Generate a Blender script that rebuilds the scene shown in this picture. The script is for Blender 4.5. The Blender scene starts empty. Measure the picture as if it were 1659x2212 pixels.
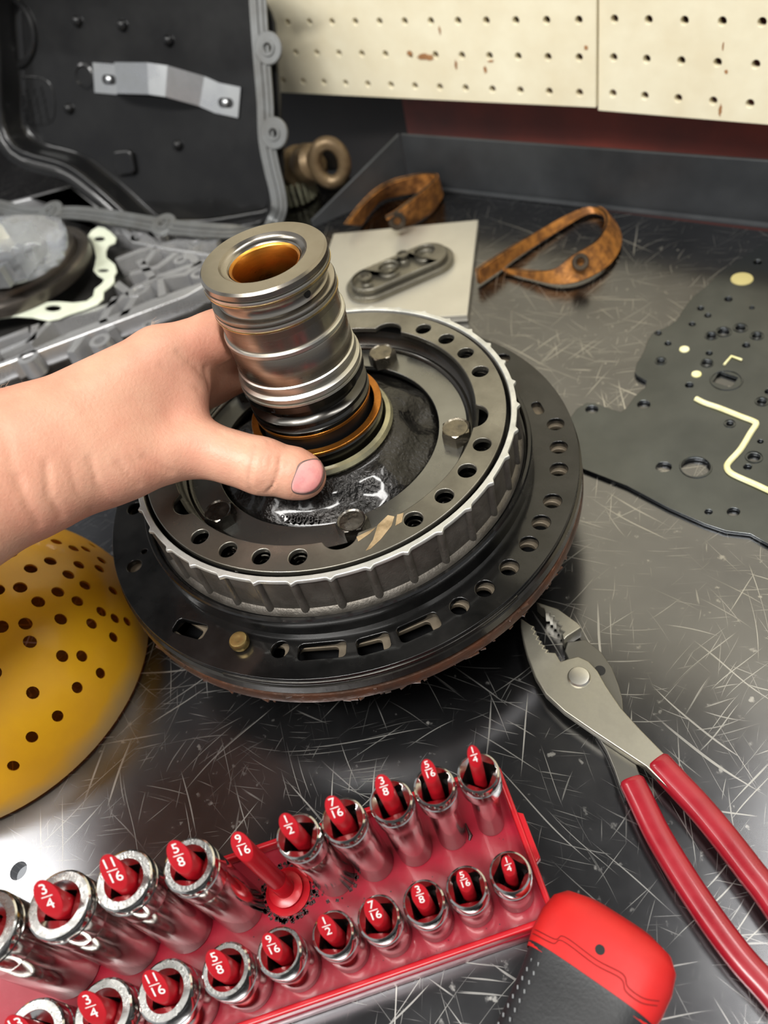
import bpy, bmesh, math, random
import numpy as np
from mathutils import Vector, Matrix

# ---------------------------------------------------------------- camera
# Coordinates below are centimetres (bench top z = 0); S turns them into metres.
S = 0.01
FOC, CX, CY = 1661.0, 829.5, 1106.0
RW = np.array([[0.79782152, 0.33111079, -0.50383178],
               [0.56951422, -0.68811639, 0.44961026],
               [-0.19782409, -0.64564811, -0.73756637]])
EYE = np.array([0.0, 0.0, 34.0])
scene = bpy.context.scene
col = scene.collection
cam_d = bpy.data.cameras.new('camera')
cam = bpy.data.objects.new('camera', cam_d)
col.objects.link(cam)
cam_d.sensor_fit = 'VERTICAL'
cam_d.sensor_height = 9.8
cam_d.lens = 9.8 * FOC / 2212.0
cam_d.clip_start = 0.01
cam_d.clip_end = 50
cam_d.dof.use_dof = True
cam_d.dof.focus_distance = 0.335
cam_d.dof.aperture_fstop = 2.2
M = Matrix.Identity(4)
for i in range(3):
    M[i][0] = RW[i, 0]; M[i][1] = -RW[i, 1]; M[i][2] = -RW[i, 2]; M[i][3] = EYE[i] * S
cam.matrix_world = M
scene.camera = cam

# ---------------------------------------------------------------- light
scene.view_settings.view_transform = 'Standard'
scene.view_settings.look = 'None'
scene.view_settings.gamma = 1.0
scene.view_settings.use_curve_mapping = False
scene.view_settings.exposure = 0.0
world = bpy.data.worlds.new('world'); scene.world = world
world.use_nodes = True
wb = world.node_tree.nodes['Background']
wb.inputs[0].default_value = (0.95, 0.97, 1.0, 1)
wb.inputs[1].default_value = 0.5


def area(name, loc, aim, sx, sy, power, colr=(1, 0.985, 0.95)):
    d = bpy.data.lights.new(name, 'AREA'); d.shape = 'RECTANGLE'
    d.size = sx * S; d.size_y = sy * S; d.energy = power; d.color = colr
    o = bpy.data.objects.new(name, d); col.objects.link(o)
    o.location = Vector(loc) * S
    o.rotation_euler = (Vector(aim) - Vector(loc)).to_track_quat('-Z', 'Y').to_euler()
    return o


# two ceiling fluorescents, then two added fill lamps behind the camera
area('tube_and_fill_light', (-152, -36, 165), (-80, 0, 0), 24, 70, 9)
area('tube_and_fill_light', (45, 60, 200), (-15, 35, 0), 120, 20, 16)
area('tube_and_fill_light', (-75, -115, 190), (-30, 20, 0), 130, 20, 12)  # added fill, gives the chrome sockets something bright to reflect
area('tube_and_fill_light', (5, -75, 185), (-25, 50, 5), 130, 20, 52)  # added front fill, brightens the pegboard


# ---------------------------------------------------------------- helpers
def ray(px, py):
    return RW @ np.array([px - CX, py - CY, FOC])


def P(px, py, z):
    r = ray(px, py); return EYE + r * ((z - EYE[2]) / r[2])


def PY(px, py, Y):
    r = ray(px, py); return EYE + r * (Y / r[1])


def PPL(px, py, o, n):
    r = ray(px, py); return EYE + r * (np.dot(np.asarray(o) - EYE, n) / np.dot(r, n))


def link(o, parent=None):
    col.objects.link(o)
    if parent is not None:
        o.parent = parent
    return o


def thing(name, label, cat, loc=(0, 0, 0), group=None, kind=None):
    o = bpy.data.objects.new(name, None); link(o)
    o.empty_display_size = 0.01
    o.location = Vector(loc) * S
    tag(o, label, cat, group, kind)
    return o


def tag(o, label=None, cat=None, group=None, kind=None):
    if label: o['label'] = label
    if cat: o['category'] = cat
    if group: o['group'] = group
    if kind: o['kind'] = kind
    return o


def finish(me, m, smooth=True, ang=35):
    if m is not None:
        me.materials.clear(); me.materials.append(m)
    if smooth and len(me.polygons):
        me.polygons.foreach_set('use_smooth', [True] * len(me.polygons))
        me.set_sharp_from_angle(angle=math.radians(ang))
    me.update()
    return me


def mesh(name, v, f, m, parent=None, smooth=True, ang=35, fix=True):
    me = bpy.data.meshes.new(name)
    me.from_pydata([(a[0] * S, a[1] * S, a[2] * S) for a in v], [], [tuple(int(i) for i in q) for q in f])
    if fix:
        bm = bmesh.new(); bm.from_mesh(me)
        bmesh.ops.remove_doubles(bm, verts=bm.verts, dist=1e-6)
        bmesh.ops.recalc_face_normals(bm, faces=bm.faces)
        bm.to_mesh(me); bm.free()
    finish(me, m, smooth, ang)
    return link(bpy.data.objects.new(name, me), parent)


def share(src, name=None, parent=None, loc=None, rotz=None, mat=None):
    o = bpy.data.objects.new(name or src.name.split('.')[0], src.data)
    link(o, parent)
    if loc is not None: o.location = Vector(loc) * S
    if rotz is not None: o.rotation_euler = (0, 0, rotz)
    return o


class B:
    """collects verts and faces of one mesh"""
    def __init__(s): s.v = []; s.f = []

    def add(s, v, f):
        n = len(s.v); s.v += [tuple(map(float, a)) for a in v]; s.f += [tuple(i + n for i in q) for q in f]; return s

    def loft(s, loops, close=False, cap0=False, cap1=False):
        n = len(loops[0]); k = len(loops); v = [p for l in loops for p in l]; f = []
        for i in range(k if close else k - 1):
            a = i * n; b = ((i + 1) % k) * n
            for j in range(n):
                j2 = (j + 1) % n
                f.append((a + j, a + j2, b + j2, b + j))
        if cap0: f.append(tuple(range(n))[::-1])
        if cap1: f.append(tuple(range((k - 1) * n, k * n)))
        return s.add(v, f)

    def lathe(s, prof, n=72, c=(0, 0), close=False, cap0=False, cap1=False):
        return s.loft([circ(r, z, n, c) for r, z in prof], close, cap0, cap1)

    def box(s, c, d, rz=0, M=None):
        v = []
        for dx in (-.5, .5):
            for dy in (-.5, .5):
                for dz in (-.5, .5):
                    x, y = dx * d[0], dy * d[1]
                    v.append((c[0] + x * math.cos(rz) - y * math.sin(rz), c[1] + x * math.sin(rz) + y * math.cos(rz), c[2] + dz * d[2]))
        return s.add(v, [(0, 1, 3, 2), (4, 6, 7, 5), (0, 4, 5, 1), (2, 3, 7, 6), (0, 2, 6, 4), (1, 5, 7, 3)])

    def tube(s, pts, rad, n=10, closed=False, flat=None, cap=True):
        pts = [Vector(p) for p in pts]; k = len(pts); loops = []
        up = Vector((0, 0, 1)); prev = None
        for i, p in enumerate(pts):
            a = pts[(i - 1) % k] if (closed or i > 0) else p
            b = pts[(i + 1) % k] if (closed or i < k - 1) else p
            t = (b - a).normalized()
            if prev is None:
                x = t.cross(up)
                if x.length < 1e-3: x = t.cross(Vector((1, 0, 0)))
            else:
                x = prev - t * prev.dot(t)
            x.normalize(); prev = x; y = t.cross(x)
            r = rad[i] if hasattr(rad, '__len__') else rad
            fl = 1 if flat is None else flat
            loops.append([tuple(p + x * (math.cos(q) * r) + y * (math.sin(q) * r * fl)) for q in [2 * math.pi * j / n for j in range(n)]])
        return s.loft(loops, closed, cap and not closed, cap and not closed)

    def obj(s, name, m, parent=None, smooth=True, ang=35):
        return mesh(name, s.v, s.f, m, parent, smooth, ang)


def circ(r, z, n=72, c=(0, 0)):
    return [(c[0] + r * math.cos(2 * math.pi * j / n), c[1] + r * math.sin(2 * math.pi * j / n), z) for j in range(n)]


def arc(c, r, a0, a1, n):
    return [(c[0] + r * math.cos(a0 + (a1 - a0) * i / (n - 1)), c[1] + r * math.sin(a0 + (a1 - a0) * i / (n - 1))) for i in range(n)]


def circ2(c, r, n=20):
    return [(c[0] + r * math.cos(2 * math.pi * j / n), c[1] + r * math.sin(2 * math.pi * j / n)) for j in range(n)]


def rrect(c, L, W, r, rot, n=5):
    out = []
    for sx, sy, a in ((1, 1, 0), (-1, 1, 90), (-1, -1, 180), (1, -1, 270)):
        out += arc((sx * (L / 2 - r), sy * (W / 2 - r)), r, math.radians(a), math.radians(a + 90), n)
    ca, sa = math.cos(rot), math.sin(rot)
    return [(c[0] + x * ca - y * sa, c[1] + x * sa + y * ca) for x, y in out]


def catmull(pts, n=8, closed=True):
    pts = [np.array(p, float) for p in pts]; k = len(pts); out = []
    for i in range(k if closed else k - 1):
        g = lambda j: pts[j % k] if closed else pts[max(0, min(k - 1, j))]
        p0, p1, p2, p3 = g(i - 1), g(i), g(i + 1), g(i + 2)
        for t in np.arange(n) / n:
            out.append(tuple(0.5 * (2 * p1 + (p2 - p0) * t + (2 * p0 - 5 * p1 + 4 * p2 - p3) * t * t + (3 * p1 - p0 - 3 * p2 + p3) * t ** 3)))
    if not closed: out.append(tuple(pts[-1]))
    return out


def plate(name, loops, z0, z1, m, parent=None, bevel=0.0, frame=None, ang=30, bres=1):
    """solid sheet with holes; frame = (origin, u, v, n) maps x,y,z of the sheet into space"""
    cu = bpy.data.curves.new(name, 'CURVE'); cu.dimensions = '2D'; cu.fill_mode = 'BOTH'
    cu.extrude = max((z1 - z0) / 2 - bevel, 0.0001)
    cu.bevel_depth = bevel; cu.bevel_resolution = bres
    cu.offset = -bevel
    for l in loops:
        sp = cu.splines.new('POLY'); sp.points.add(len(l) - 1); sp.use_cyclic_u = True
        for p, q in zip(sp.points, l): p.co = (q[0], q[1], 0, 1)
    tmp = bpy.data.objects.new('tmp', cu); col.objects.link(tmp)
    bpy.context.view_layer.update()
    me = bpy.data.meshes.new_from_object(tmp.evaluated_get(bpy.context.evaluated_depsgraph_get()))
    bpy.data.objects.remove(tmp); bpy.data.curves.remove(cu)
    n = len(me.vertices); co = np.empty(n * 3); me.vertices.foreach_get('co', co); co = co.reshape(-1, 3)
    co[:, 2] += (z0 + z1) / 2
    if frame is not None:
        o, u, v, w = [np.asarray(a, float) for a in frame]
        co = o + co[:, :1] * u + co[:, 1:2] * v + co[:, 2:] * w
    me.vertices.foreach_set('co', (co * S).ravel())
    bm = bmesh.new(); bm.from_mesh(me)
    bmesh.ops.remove_doubles(bm, verts=bm.verts, dist=1e-6)
    bmesh.ops.recalc_face_normals(bm, faces=bm.faces)
    wn = Vector((0, 0, 1)) if frame is None else Vector(frame[3]).normalized()
    cap = {f_.index: abs(f_.normal.dot(wn)) > .999 for f_ in bm.faces}
    for f_ in bm.faces: f_.smooth = True
    for e_ in bm.edges:
        fs_ = e_.link_faces
        e_.smooth = len(fs_) == 2 and cap[fs_[0].index] == cap[fs_[1].index] and fs_[0].normal.angle(fs_[1].normal, 0) < math.radians(50)
    bm.to_mesh(me); bm.free()
    me.name = name
    me.materials.clear(); me.materials.append(m); me.update()
    return link(bpy.data.objects.new(name, me), parent)


def text_mesh(body, size, depth, fn, m, name='lettering', parent=None, spacing=1.0):
    """flat lettering; fn maps (x, y, z) of the text to space, centimetres"""
    cu = bpy.data.curves.new(name, 'FONT'); cu.body = body; cu.size = size; cu.extrude = depth
    cu.align_x = 'CENTER'; cu.align_y = 'CENTER'; cu.space_character = spacing; cu.resolution_u = 3
    tmp = bpy.data.objects.new('tmp', cu); col.objects.link(tmp)
    bpy.context.view_layer.update()
    me = bpy.data.meshes.new_from_object(tmp.evaluated_get(bpy.context.evaluated_depsgraph_get()))
    bpy.data.objects.remove(tmp); bpy.data.curves.remove(cu)
    for v in me.vertices: v.co = Vector(fn(v.co.x, v.co.y, v.co.z)) * S
    me.name = name
    finish(me, m, False)
    return link(bpy.data.objects.new(name, me), parent)


# ---------------------------------------------------------------- materials
def lin(c):
    return tuple(((x / 255 + 0.055) / 1.055) ** 2.4 if x > 10 else x / 255 / 12.92 for x in c) + (1,)


def mk(name, c1, c2=None, scale=40.0, metal=0.0, rough=0.5, rough2=None, bump=0.0, bscale=150.0, bdist=0.001, coat=0.0,
       coat_rough=0.1, sss=0.0, spec=0.5, alpha=1.0, trans=0.0, lo=0.35, hi=0.65, aniso=0.0, detail=6.0, stretch=None, ior=None):
    m = bpy.data.materials.new(name); m.use_nodes = True
    nt = m.node_tree; N = nt.nodes; L = nt.links; b = N['Principled BSDF']
    b.inputs['Base Color'].default_value = lin(c1)
    b.inputs['Metallic'].default_value = metal
    b.inputs['Roughness'].default_value = rough
    b.inputs['Specular IOR Level'].default_value = spec
    b.inputs['Coat Weight'].default_value = coat
    b.inputs['Coat Roughness'].default_value = coat_rough
    b.inputs['Alpha'].default_value = alpha
    b.inputs['Transmission Weight'].default_value = trans
    b.inputs['Anisotropic'].default_value = aniso
    if ior: b.inputs['IOR'].default_value = ior
    if sss:
        b.inputs['Subsurface Weight'].default_value = sss
        b.inputs['Subsurface Radius'].default_value = (0.6, 0.22, 0.12)
        b.inputs['Subsurface Scale'].default_value = 0.006
    tc = N.new('ShaderNodeTexCoord'); src = tc.outputs['Object']
    if stretch:
        mp = N.new('ShaderNodeMapping'); mp.inputs['Scale'].default_value = stretch
        L.new(src, mp.inputs[0]); src = mp.outputs[0]
    if c2 is not None or rough2 is not None:
        n = N.new('ShaderNodeTexNoise'); n.inputs['Scale'].default_value = scale; n.inputs['Detail'].default_value = detail
        n.inputs['Roughness'].default_value = 0.6
        L.new(src, n.inputs['Vector'])
        r = N.new('ShaderNodeMapRange'); r.inputs[1].default_value = lo; r.inputs[2].default_value = hi
        L.new(n.outputs[0], r.inputs[0])
        if c2 is not None:
            x = N.new('ShaderNodeMix'); x.data_type = 'RGBA'
            x.inputs[6].default_value = lin(c1); x.inputs[7].default_value = lin(c2)
            L.new(r.outputs[0], x.inputs[0]); L.new(x.outputs[2], b.inputs['Base Color'])
        if rough2 is not None:
            y = N.new('ShaderNodeMapRange'); y.inputs[3].default_value = rough; y.inputs[4].default_value = rough2
            L.new(r.outputs[0], y.inputs[0]); L.new(y.outputs[0], b.inputs['Roughness'])
    if bump:
        n2 = N.new('ShaderNodeTexNoise'); n2.inputs['Scale'].default_value = bscale; n2.inputs['Detail'].default_value = 4
        L.new(src, n2.inputs['Vector'])
        bp = N.new('ShaderNodeBump'); bp.inputs['Strength'].default_value = bump; bp.inputs['Distance'].default_value = bdist
        L.new(n2.outputs[0], bp.inputs['Height']); L.new(bp.outputs[0], b.inputs['Normal'])
    return m


def scratched(name, dark, mid, line, metal, rough, rough2):
    """worn sheet steel: cloudy grey with thin pale scratches running every way"""
    m = mk(name, dark, mid, scale=9, metal=metal, rough=rough, rough2=rough2, lo=0.3, hi=0.7)
    nt = m.node_tree; N = nt.nodes; L = nt.links; b = N['Principled BSDF']
    tc = N.new('ShaderNodeTexCoord')
    wv = N.new('ShaderNodeTexNoise'); wv.inputs['Scale'].default_value = 5; wv.inputs['Detail'].default_value = 2
    L.new(tc.outputs['Object'], wv.inputs['Vector'])
    acc = None
    random.seed(5)
    for k, (ang, sx, sy, th, dis, amt) in enumerate([(12, 9, 420, .685, .05, .75), (63, 12, 520, .69, .04, .8), (-35, 10, 560, .70, .05, .7), (100, 13, 600, .69, .04, .7),
                                                  (-68, 16, 700, .68, .06, .65), (38, 14, 760, .685, .05, .7), (-8, 22, 820, .68, .08, .6), (150, 30, 1000, .67, .08, .5), (80, 40, 900, .68, .10, .5)]):
        mx = N.new('ShaderNodeVectorMath'); mx.operation = 'MULTIPLY_ADD'
        L.new(wv.outputs['Color'], mx.inputs[0]); mx.inputs[1].default_value = (dis, dis, 0)
        L.new(tc.outputs['Object'], mx.inputs[2])
        mp = N.new('ShaderNodeMapping'); mp.inputs['Rotation'].default_value = (0, 0, math.radians(ang))
        mp.inputs['Location'].default_value = (k * 3.1, k * 1.7, 0)
        mr = N.new('ShaderNodeMapping'); mr.inputs['Scale'].default_value = (sx, sy, 1)
        L.new(mx.outputs[0], mp.inputs[0]); L.new(mp.outputs[0], mr.inputs[0])
        n = N.new('ShaderNodeTexNoise'); n.inputs['Scale'].default_value = 1; n.inputs['Detail'].default_value = 1.5
        L.new(mr.outputs[0], n.inputs['Vector'])
        r = N.new('ShaderNodeMapRange'); r.inputs[1].default_value = th; r.inputs[2].default_value = th + .05; r.inputs[4].default_value = amt
        L.new(n.outputs[0], r.inputs[0])
        if acc is None: acc = r.outputs[0]
        else:
            q = N.new('ShaderNodeMath'); q.operation = 'MAXIMUM'; L.new(acc, q.inputs[0]); L.new(r.outputs[0], q.inputs[1]); acc = q.outputs[0]
    # small dents and flecks
    v = N.new('ShaderNodeTexNoise'); v.inputs['Scale'].default_value = 160; v.inputs['Detail'].default_value = 3
    L.new(tc.outputs['Object'], v.inputs['Vector'])
    r = N.new('ShaderNodeMapRange'); r.inputs[1].default_value = .66; r.inputs[2].default_value = .74; r.inputs[4].default_value = .6
    L.new(v.outputs[0], r.inputs[0])
    q = N.new('ShaderNodeMath'); q.operation = 'MAXIMUM'; L.new(acc, q.inputs[0]); L.new(r.outputs[0], q.inputs[1])
    # scratches come in worn patches
    pn = N.new('ShaderNodeTexNoise'); pn.inputs['Scale'].default_value = 7; pn.inputs['Detail'].default_value = 2
    L.new(tc.outputs['Object'], pn.inputs['Vector'])
    pr = N.new('ShaderNodeMapRange'); pr.inputs[1].default_value = .35; pr.inputs[2].default_value = .6; pr.inputs[3].default_value = .35
    L.new(pn.outputs[0], pr.inputs[0])
    qq = N.new('ShaderNodeMath'); qq.operation = 'MULTIPLY'; L.new(q.outputs[0], qq.inputs[0]); L.new(pr.outputs[0], qq.inputs[1])
    old = b.inputs['Base Color'].links[0].from_socket
    x = N.new('ShaderNodeMix'); x.data_type = 'RGBA'; x.inputs[7].default_value = lin(line)
    L.new(qq.outputs[0], x.inputs[0]); L.new(old, x.inputs[6]); L.new(x.outputs[2], b.inputs['Base Color'])
    oldr = b.inputs['Roughness'].links[0].from_socket
    y = N.new('ShaderNodeMath'); y.operation = 'MULTIPLY_ADD'; y.inputs[1].default_value = .3
    L.new(qq.outputs[0], y.inputs[0]); L.new(oldr, y.inputs[2]); L.new(y.outputs[0], b.inputs['Roughness'])
    return m


MAT = {}
MAT['bench'] = scratched('bench_steel', (100, 100, 103), (124, 124, 126), (206, 203, 195), 1.0, 0.17, 0.27)
MAT['ledge'] = mk('ledge_steel', (58, 60, 62), (72, 74, 76), scale=14, metal=.5, rough=.35, rough2=.5)
MAT['painted_shade_wall'] = mk('painted_shade_wall', (22, 20, 20), (34, 30, 28), scale=10, rough=.7)  # left stretch of the back panel, shade painted in as near black
MAT['red_wall'] = mk('red_wall', (124, 50, 36), (84, 40, 32), scale=8, rough=.5)
MAT['peg_in'] = mk('peg_backing', (120, 124, 134), rough=.9)
MAT['board'] = mk('pegboard_paint', (244, 236, 208), (232, 220, 188), scale=14, rough=.45, bump=.15, bscale=90, bdist=.002)
MAT['blacksteel'] = mk('oily_black_steel', (24, 24, 24), (50, 49, 48), scale=25, metal=.75, rough=.22, rough2=.36, bump=.05, bscale=400, bdist=.0005, coat=.5, coat_rough=.08)
MAT['darkring'] = mk('oily_dark_iron', (46, 44, 41), (70, 67, 62), scale=20, metal=.85, rough=.2, rough2=.34, coat=.4, coat_rough=.1)
MAT['greyplate'] = mk('worn_grey_steel', (134, 131, 122), (104, 100, 90), scale=35, metal=.85, rough=.25, rough2=.42, bump=.06, bscale=300, bdist=.0005, coat=.3)
MAT['innerplate'] = mk('oily_grey_steel', (132, 132, 128), (108, 107, 102), scale=15, metal=.9, rough=.22, rough2=.32, coat=.3)
MAT['alu'] = mk('cast_aluminium', (92, 87, 80), (112, 107, 100), scale=80, metal=.7, rough=.42, rough2=.55, bump=.35, bscale=900, bdist=.0006)
MAT['alurim'] = mk('scuffed_aluminium', (222, 222, 216), (188, 188, 182), scale=90, metal=.7, rough=.4, rough2=.5, bump=.2, bscale=500, bdist=.0006)
MAT['casting'] = mk('oily_casting', (22, 21, 20), (44, 42, 40), scale=30, metal=.7, rough=.2, rough2=.3, bump=.7, bscale=420, bdist=.0014, coat=.35, coat_rough=.08)
MAT['shaft'] = mk('turned_steel', (166, 160, 150), (138, 130, 118), scale=30, metal=1, rough=.22, rough2=.32, stretch=(.4, .4, 6), bump=.03, bscale=400, bdist=.0004)
MAT['shaftlight'] = mk('bright_steel', (205, 203, 196), (182, 178, 168), scale=60, metal=1, rough=.28, rough2=.4)
MAT['shaftdark'] = mk('dark_oiled_steel', (78, 76, 72), (60, 58, 55), scale=30, metal=1, rough=.18, rough2=.28, coat=.3)
MAT['gold'] = mk('straw_tinted_steel', (214, 190, 138), (196, 172, 120), scale=60, metal=1, rough=.25)
MAT['bronze'] = mk('bronze_bushing', (204, 146, 66), (170, 112, 44), scale=40, metal=1, rough=.25, rough2=.4, stretch=(1, 1, 5))
MAT['copper'] = mk('copper_washer', (190, 124, 52), (150, 92, 34), scale=60, metal=.9, rough=.22, rough2=.35, bump=.1, bscale=300, bdist=.0005)
MAT['seal'] = mk('oily_pale_seal', (170, 164, 128), (110, 106, 88), scale=40, metal=.6, rough=.2, rough2=.35, coat=.5)
MAT['rust'] = mk('rusty_rim', (96, 62, 44), (62, 46, 36), scale=50, metal=.4, rough=.3, rough2=.6, bump=.5, bscale=300, bdist=.001, coat=.3)
MAT['tan'] = mk('tan_casting', (128, 116, 98), (96, 87, 74), scale=60, metal=.5, rough=.45)
MAT['black'] = mk('black_rubber', (14, 14, 15), rough=.4)
MAT['brass'] = mk('brass_pin', (216, 190, 128), (186, 152, 84), scale=90, metal=1, rough=.3, rough2=.45, bump=.2, bscale=600, bdist=.0005)
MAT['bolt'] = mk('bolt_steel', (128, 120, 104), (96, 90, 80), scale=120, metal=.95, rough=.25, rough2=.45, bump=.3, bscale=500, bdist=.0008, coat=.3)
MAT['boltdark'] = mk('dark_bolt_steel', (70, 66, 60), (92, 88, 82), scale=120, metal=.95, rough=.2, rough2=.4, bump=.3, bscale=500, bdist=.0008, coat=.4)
# ================================================================ setting
bench = thing('workbench', 'scratched dark steel workbench top with low raised steel edges', 'workbench', (0, 0, 0))
bh = [(x[0], x[1]) for x in [P(40, 1881, 0)]]
hole = circ2(bh[0], .42, 20)
plate('bench_top', [[(-190, -60), (70, -60), (70, 57.4), (-190, 52)], hole], -.6, 0, MAT['bench'], bench, 0)
# back upstand, a folded strip standing along the rear edge
YB0, YB1 = 52.5, 57.2


def yb(x): return 56.5 + 0.05 * (x + 13)


def strip(name, a, b, z0, z1, th, m, parent):
    a = np.array(a, float); b = np.array(b, float); d = (b - a) / np.linalg.norm(b - a); nrm = np.array([-d[1], d[0]])
    return plate(name, [[(0, z0), (np.linalg.norm(b - a), z0), (np.linalg.norm(b - a), z1), (0, z1)]], 0, th, m, parent, .06,
                 frame=((a[0], a[1], 0), (d[0], d[1], 0), (0, 0, 1), (nrm[0], nrm[1], 0)))


strip('back_upstand', (-44.6, yb(-44.6)), (70, yb(70)), 0, 4.8, .35, MAT['ledge'], bench)
bx = B(); bx.tube([(-44.6, yb(-44.6) - .15, .1), (70, yb(70) - .15, .1)], .22, 8)
bx.obj('weld_bead', MAT['ledge'], bench)
sa, sb = np.array([-44.9, yb(-44.6)]), np.array([-49.7, 46.2]); sd_ = (sb - sa) / np.linalg.norm(sb - sa); sl_ = np.linalg.norm(sb - sa)
plate('side_upstand', [[(0, 0), (sl_, 0), (sl_, .7), (0, 4.9)]], -.3, 0, MAT['ledge'], bench, .06, frame=((*sa, 0), (*sd_, 0), (0, 0, 1), (sd_[1], -sd_[0], 0)))

ce = B(); ce.box((-20, 0, 236), (640, 640, 4)); o = ce.obj('ceiling', mk('dim_ceiling', (56, 56, 56), rough=.9)); tag(o, kind='structure')
wl = B(); wl.box((-124, 62, 20), (150, 1, 90)); o = wl.obj('wall_back', MAT['painted_shade_wall']); tag(o, kind='structure')
wr = B(); wr.box((16, 62, 20), (130, 1, 90)); o = wr.obj('wall_right', MAT['red_wall']); tag(o, kind='structure')
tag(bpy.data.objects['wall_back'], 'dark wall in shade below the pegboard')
tag(bpy.data.objects['wall_right'], 'dull red painted back panel below the pegboard')


def pegboard(x0, x1, ya, yb_, xh, label, zb):
    """board from x0 to x1 with a row of real holes every inch; xh = x of one hole"""
    u = np.array([x1 - x0, yb_ - ya]); L = np.linalg.norm(u); u /= L
    loops = [[(0, zb[0]), (L, zb[1]), (L, 75), (0, 75)]]
    h0 = (xh - x0)
    for k in range(-30, 30):
        s = h0 + 2.54 * k
        if s < .6 or s > L - .6: continue
        for j in range(-10, 5):
            z = 13.0 - 2.53 * (j - 2)
            z = 13.0 + 2.53 * (2 - j)
            if j == 4 and not zb[2](s): continue
            loops.append(circ2((s, z), .30, 14))
    o = plate('pegboard', loops, 0, .6, MAT['board'], None, .02, frame=((x0, ya, 0), (u[0], u[1], 0), (0, 0, 1), (-u[1], u[0], 0)))
    tag(o, label, 'pegboard', 'pegboards above the bench')
    return o


pegboard(-84, -27.45, 55.8, 58.0, -28.75, 'cream pegboard left of the vertical seam, with peeled brown paint spots', (6.75, 6.9, lambda s: True))
pegboard(-27.35, 45, 58.2, 56.2, -26.15, 'cream pegboard right of the vertical seam, with larger looking holes', (6.6, 6.8, lambda s: True))

# brown spots where the cream paint has peeled
MAT['peel'] = mk('bare_brown_hardboard', (176, 128, 84), (150, 104, 64), scale=120, rough=.8)
random.seed(21)


def peel(px, py, w, h, par):
    Y = 58.0 + (.0389 * (PY(px, py, 58)[0] + 27.45) if px < 1290 else -.0276 * (PY(px, py, 58)[0] + 27.35) + .2)
    c = PY(px, py, Y); pts = []
    for k in range(22):
        t = 2 * math.pi * k / 22; r_ = random.uniform(.65, 1.1)
        pts.append((w * r_ * math.cos(t), h * r_ * math.sin(t)))
    o = plate('peeled_spot', [pts], 0, .012, MAT['peel'], None, 0, frame=((c[0], c[1] - .012, c[2]), (1, .0389 if px < 1290 else -.0276, 0), (0, 0, 1), (0, -1, 0)))
    o.parent = par


pbs = [o for o in bpy.data.objects if o.name.startswith('pegboard') and o.type == 'MESH']
pL, pR = sorted(pbs, key=lambda o: o.data.vertices[0].co.x)
for px, py, w, h in ((918, 123, .95, .28), (885, 115, .3, .22), (1266, 103, .16, .18), (1048, 150, .16, .3), (1060, 132, .3, .1), (985, 140, .12, .4), (950, 66, .1, .35)): peel(px, py, w, h, pL)
for px, py, w, h in ((1569, 155, .14, .16), (1556, 238, .12, .45), (1562, 100, .07, .3)): peel(px, py, w, h, pR)
# ================================================================ pump with hub
AX, AY = -23.66, 18.8
pump = thing('transmission_pump', 'oily round transmission pump with tall steel hub gripped by the hand', 'pump', (AX, AY, 0))
R_ = math.radians


def pol(r, a): return (r * math.cos(R_(a)), r * math.sin(R_(a)))


FH = [(11.78, 40.1), (11.68, 31.7), (11.66, 24.1), (11.66, 13.8), (11.55, 6.8), (11.57, -.1), (11.54, -7.9), (11.47, -15.7), (11.42, -22.8), (11.86, 71.7), (11.5, 92), (11.5, 110), (11.5, 128), (11.5, 160), (11.5, 200), (11.5, -140)]
flo = [circ2((0, 0), 12.66, 144), circ2((0, 0), 10.25, 120)]
flo += [circ2(pol(r, a), .44, 20) for r, a in FH]
flo += [circ2(pol(11.18, -65.7), .42, 20), circ2(pol(11.69, -119.1), .4, 16), circ2(pol(11.0, -122.5), .17, 10)]
SL = [(11.38, -33.1, 1.95, .86), (11.38, -43.8, 1.5, .86), (11.25, -55.6, 2.2, .82), (11.49, -90.5, 1.75, .8), (11.25, 47.7, 1.0, .5)]
flo += [rrect(pol(r, a), l, w, .22, R_(a + 90 + (14 if a == -90.5 else 0))) for r, a, l, w in SL]
plate('flange', flo, 5.15, 5.5, MAT['blacksteel'], pump, .03)
lo = [circ2((0, 0), 12.45, 120), circ2((0, 0), 9.9, 90)]
lo += [circ2(pol(r - .03, a - .8), .43, 16) for r, a in FH]
lo += [circ2(pol(11.18, -67.2), .4, 16)]
lo += [rrect(pol(r, a - 1.4), l * .86, w * .92, .2, R_(a - 1.4 + 90)) for r, a, l, w in SL[:4]]
plate('gasket_face', lo, 4.86, 5.12, MAT['tan'], pump, .02)
# shiny half moon patch of lower flange level with the notch
lo2 = arc((0, 0), 12.72, R_(-77), R_(-12), 50) + arc((0, 0), 12.5, R_(-12), R_(-77), 50)
plate('flange_lip', [lo2], 4.95, 5.3, MAT['darkring'], pump, .03)
b = B()
b.lathe([(12.4, 5.12), (12.66, 5.1), (12.78, 5.0), (12.8, 4.55), (12.7, 4.5), (12.55, 4.46), (12.55, 4.3), (12.72, 4.26)], 144)
b.obj('steel_rim', MAT['darkring'], pump)
b = B(); b.lathe([(12.5, 4.3), (12.78, 4.26), (12.84, 4.1), (12.84, 3.75), (12.7, 3.62), (12.0, 3.55)], 144)
b.obj('rusty_rim', MAT['rust'], pump)
random.seed(3)
b = B()
for k in range(46):
    a = random.uniform(-140, 10); r = 12.8; c = pol(r, a); s = random.uniform(.05, .17)
    b.box((c[0], c[1], random.choice([3.62, 3.66, 4.24]) + random.uniform(-.05, .05)), (s * .8, s * random.uniform(1, 3), s * .6), R_(a + random.uniform(-30, 30)))
o = b.obj('gasket_scraps', MAT['rust'], pump); o['kind'] = 'stuff'
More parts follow.
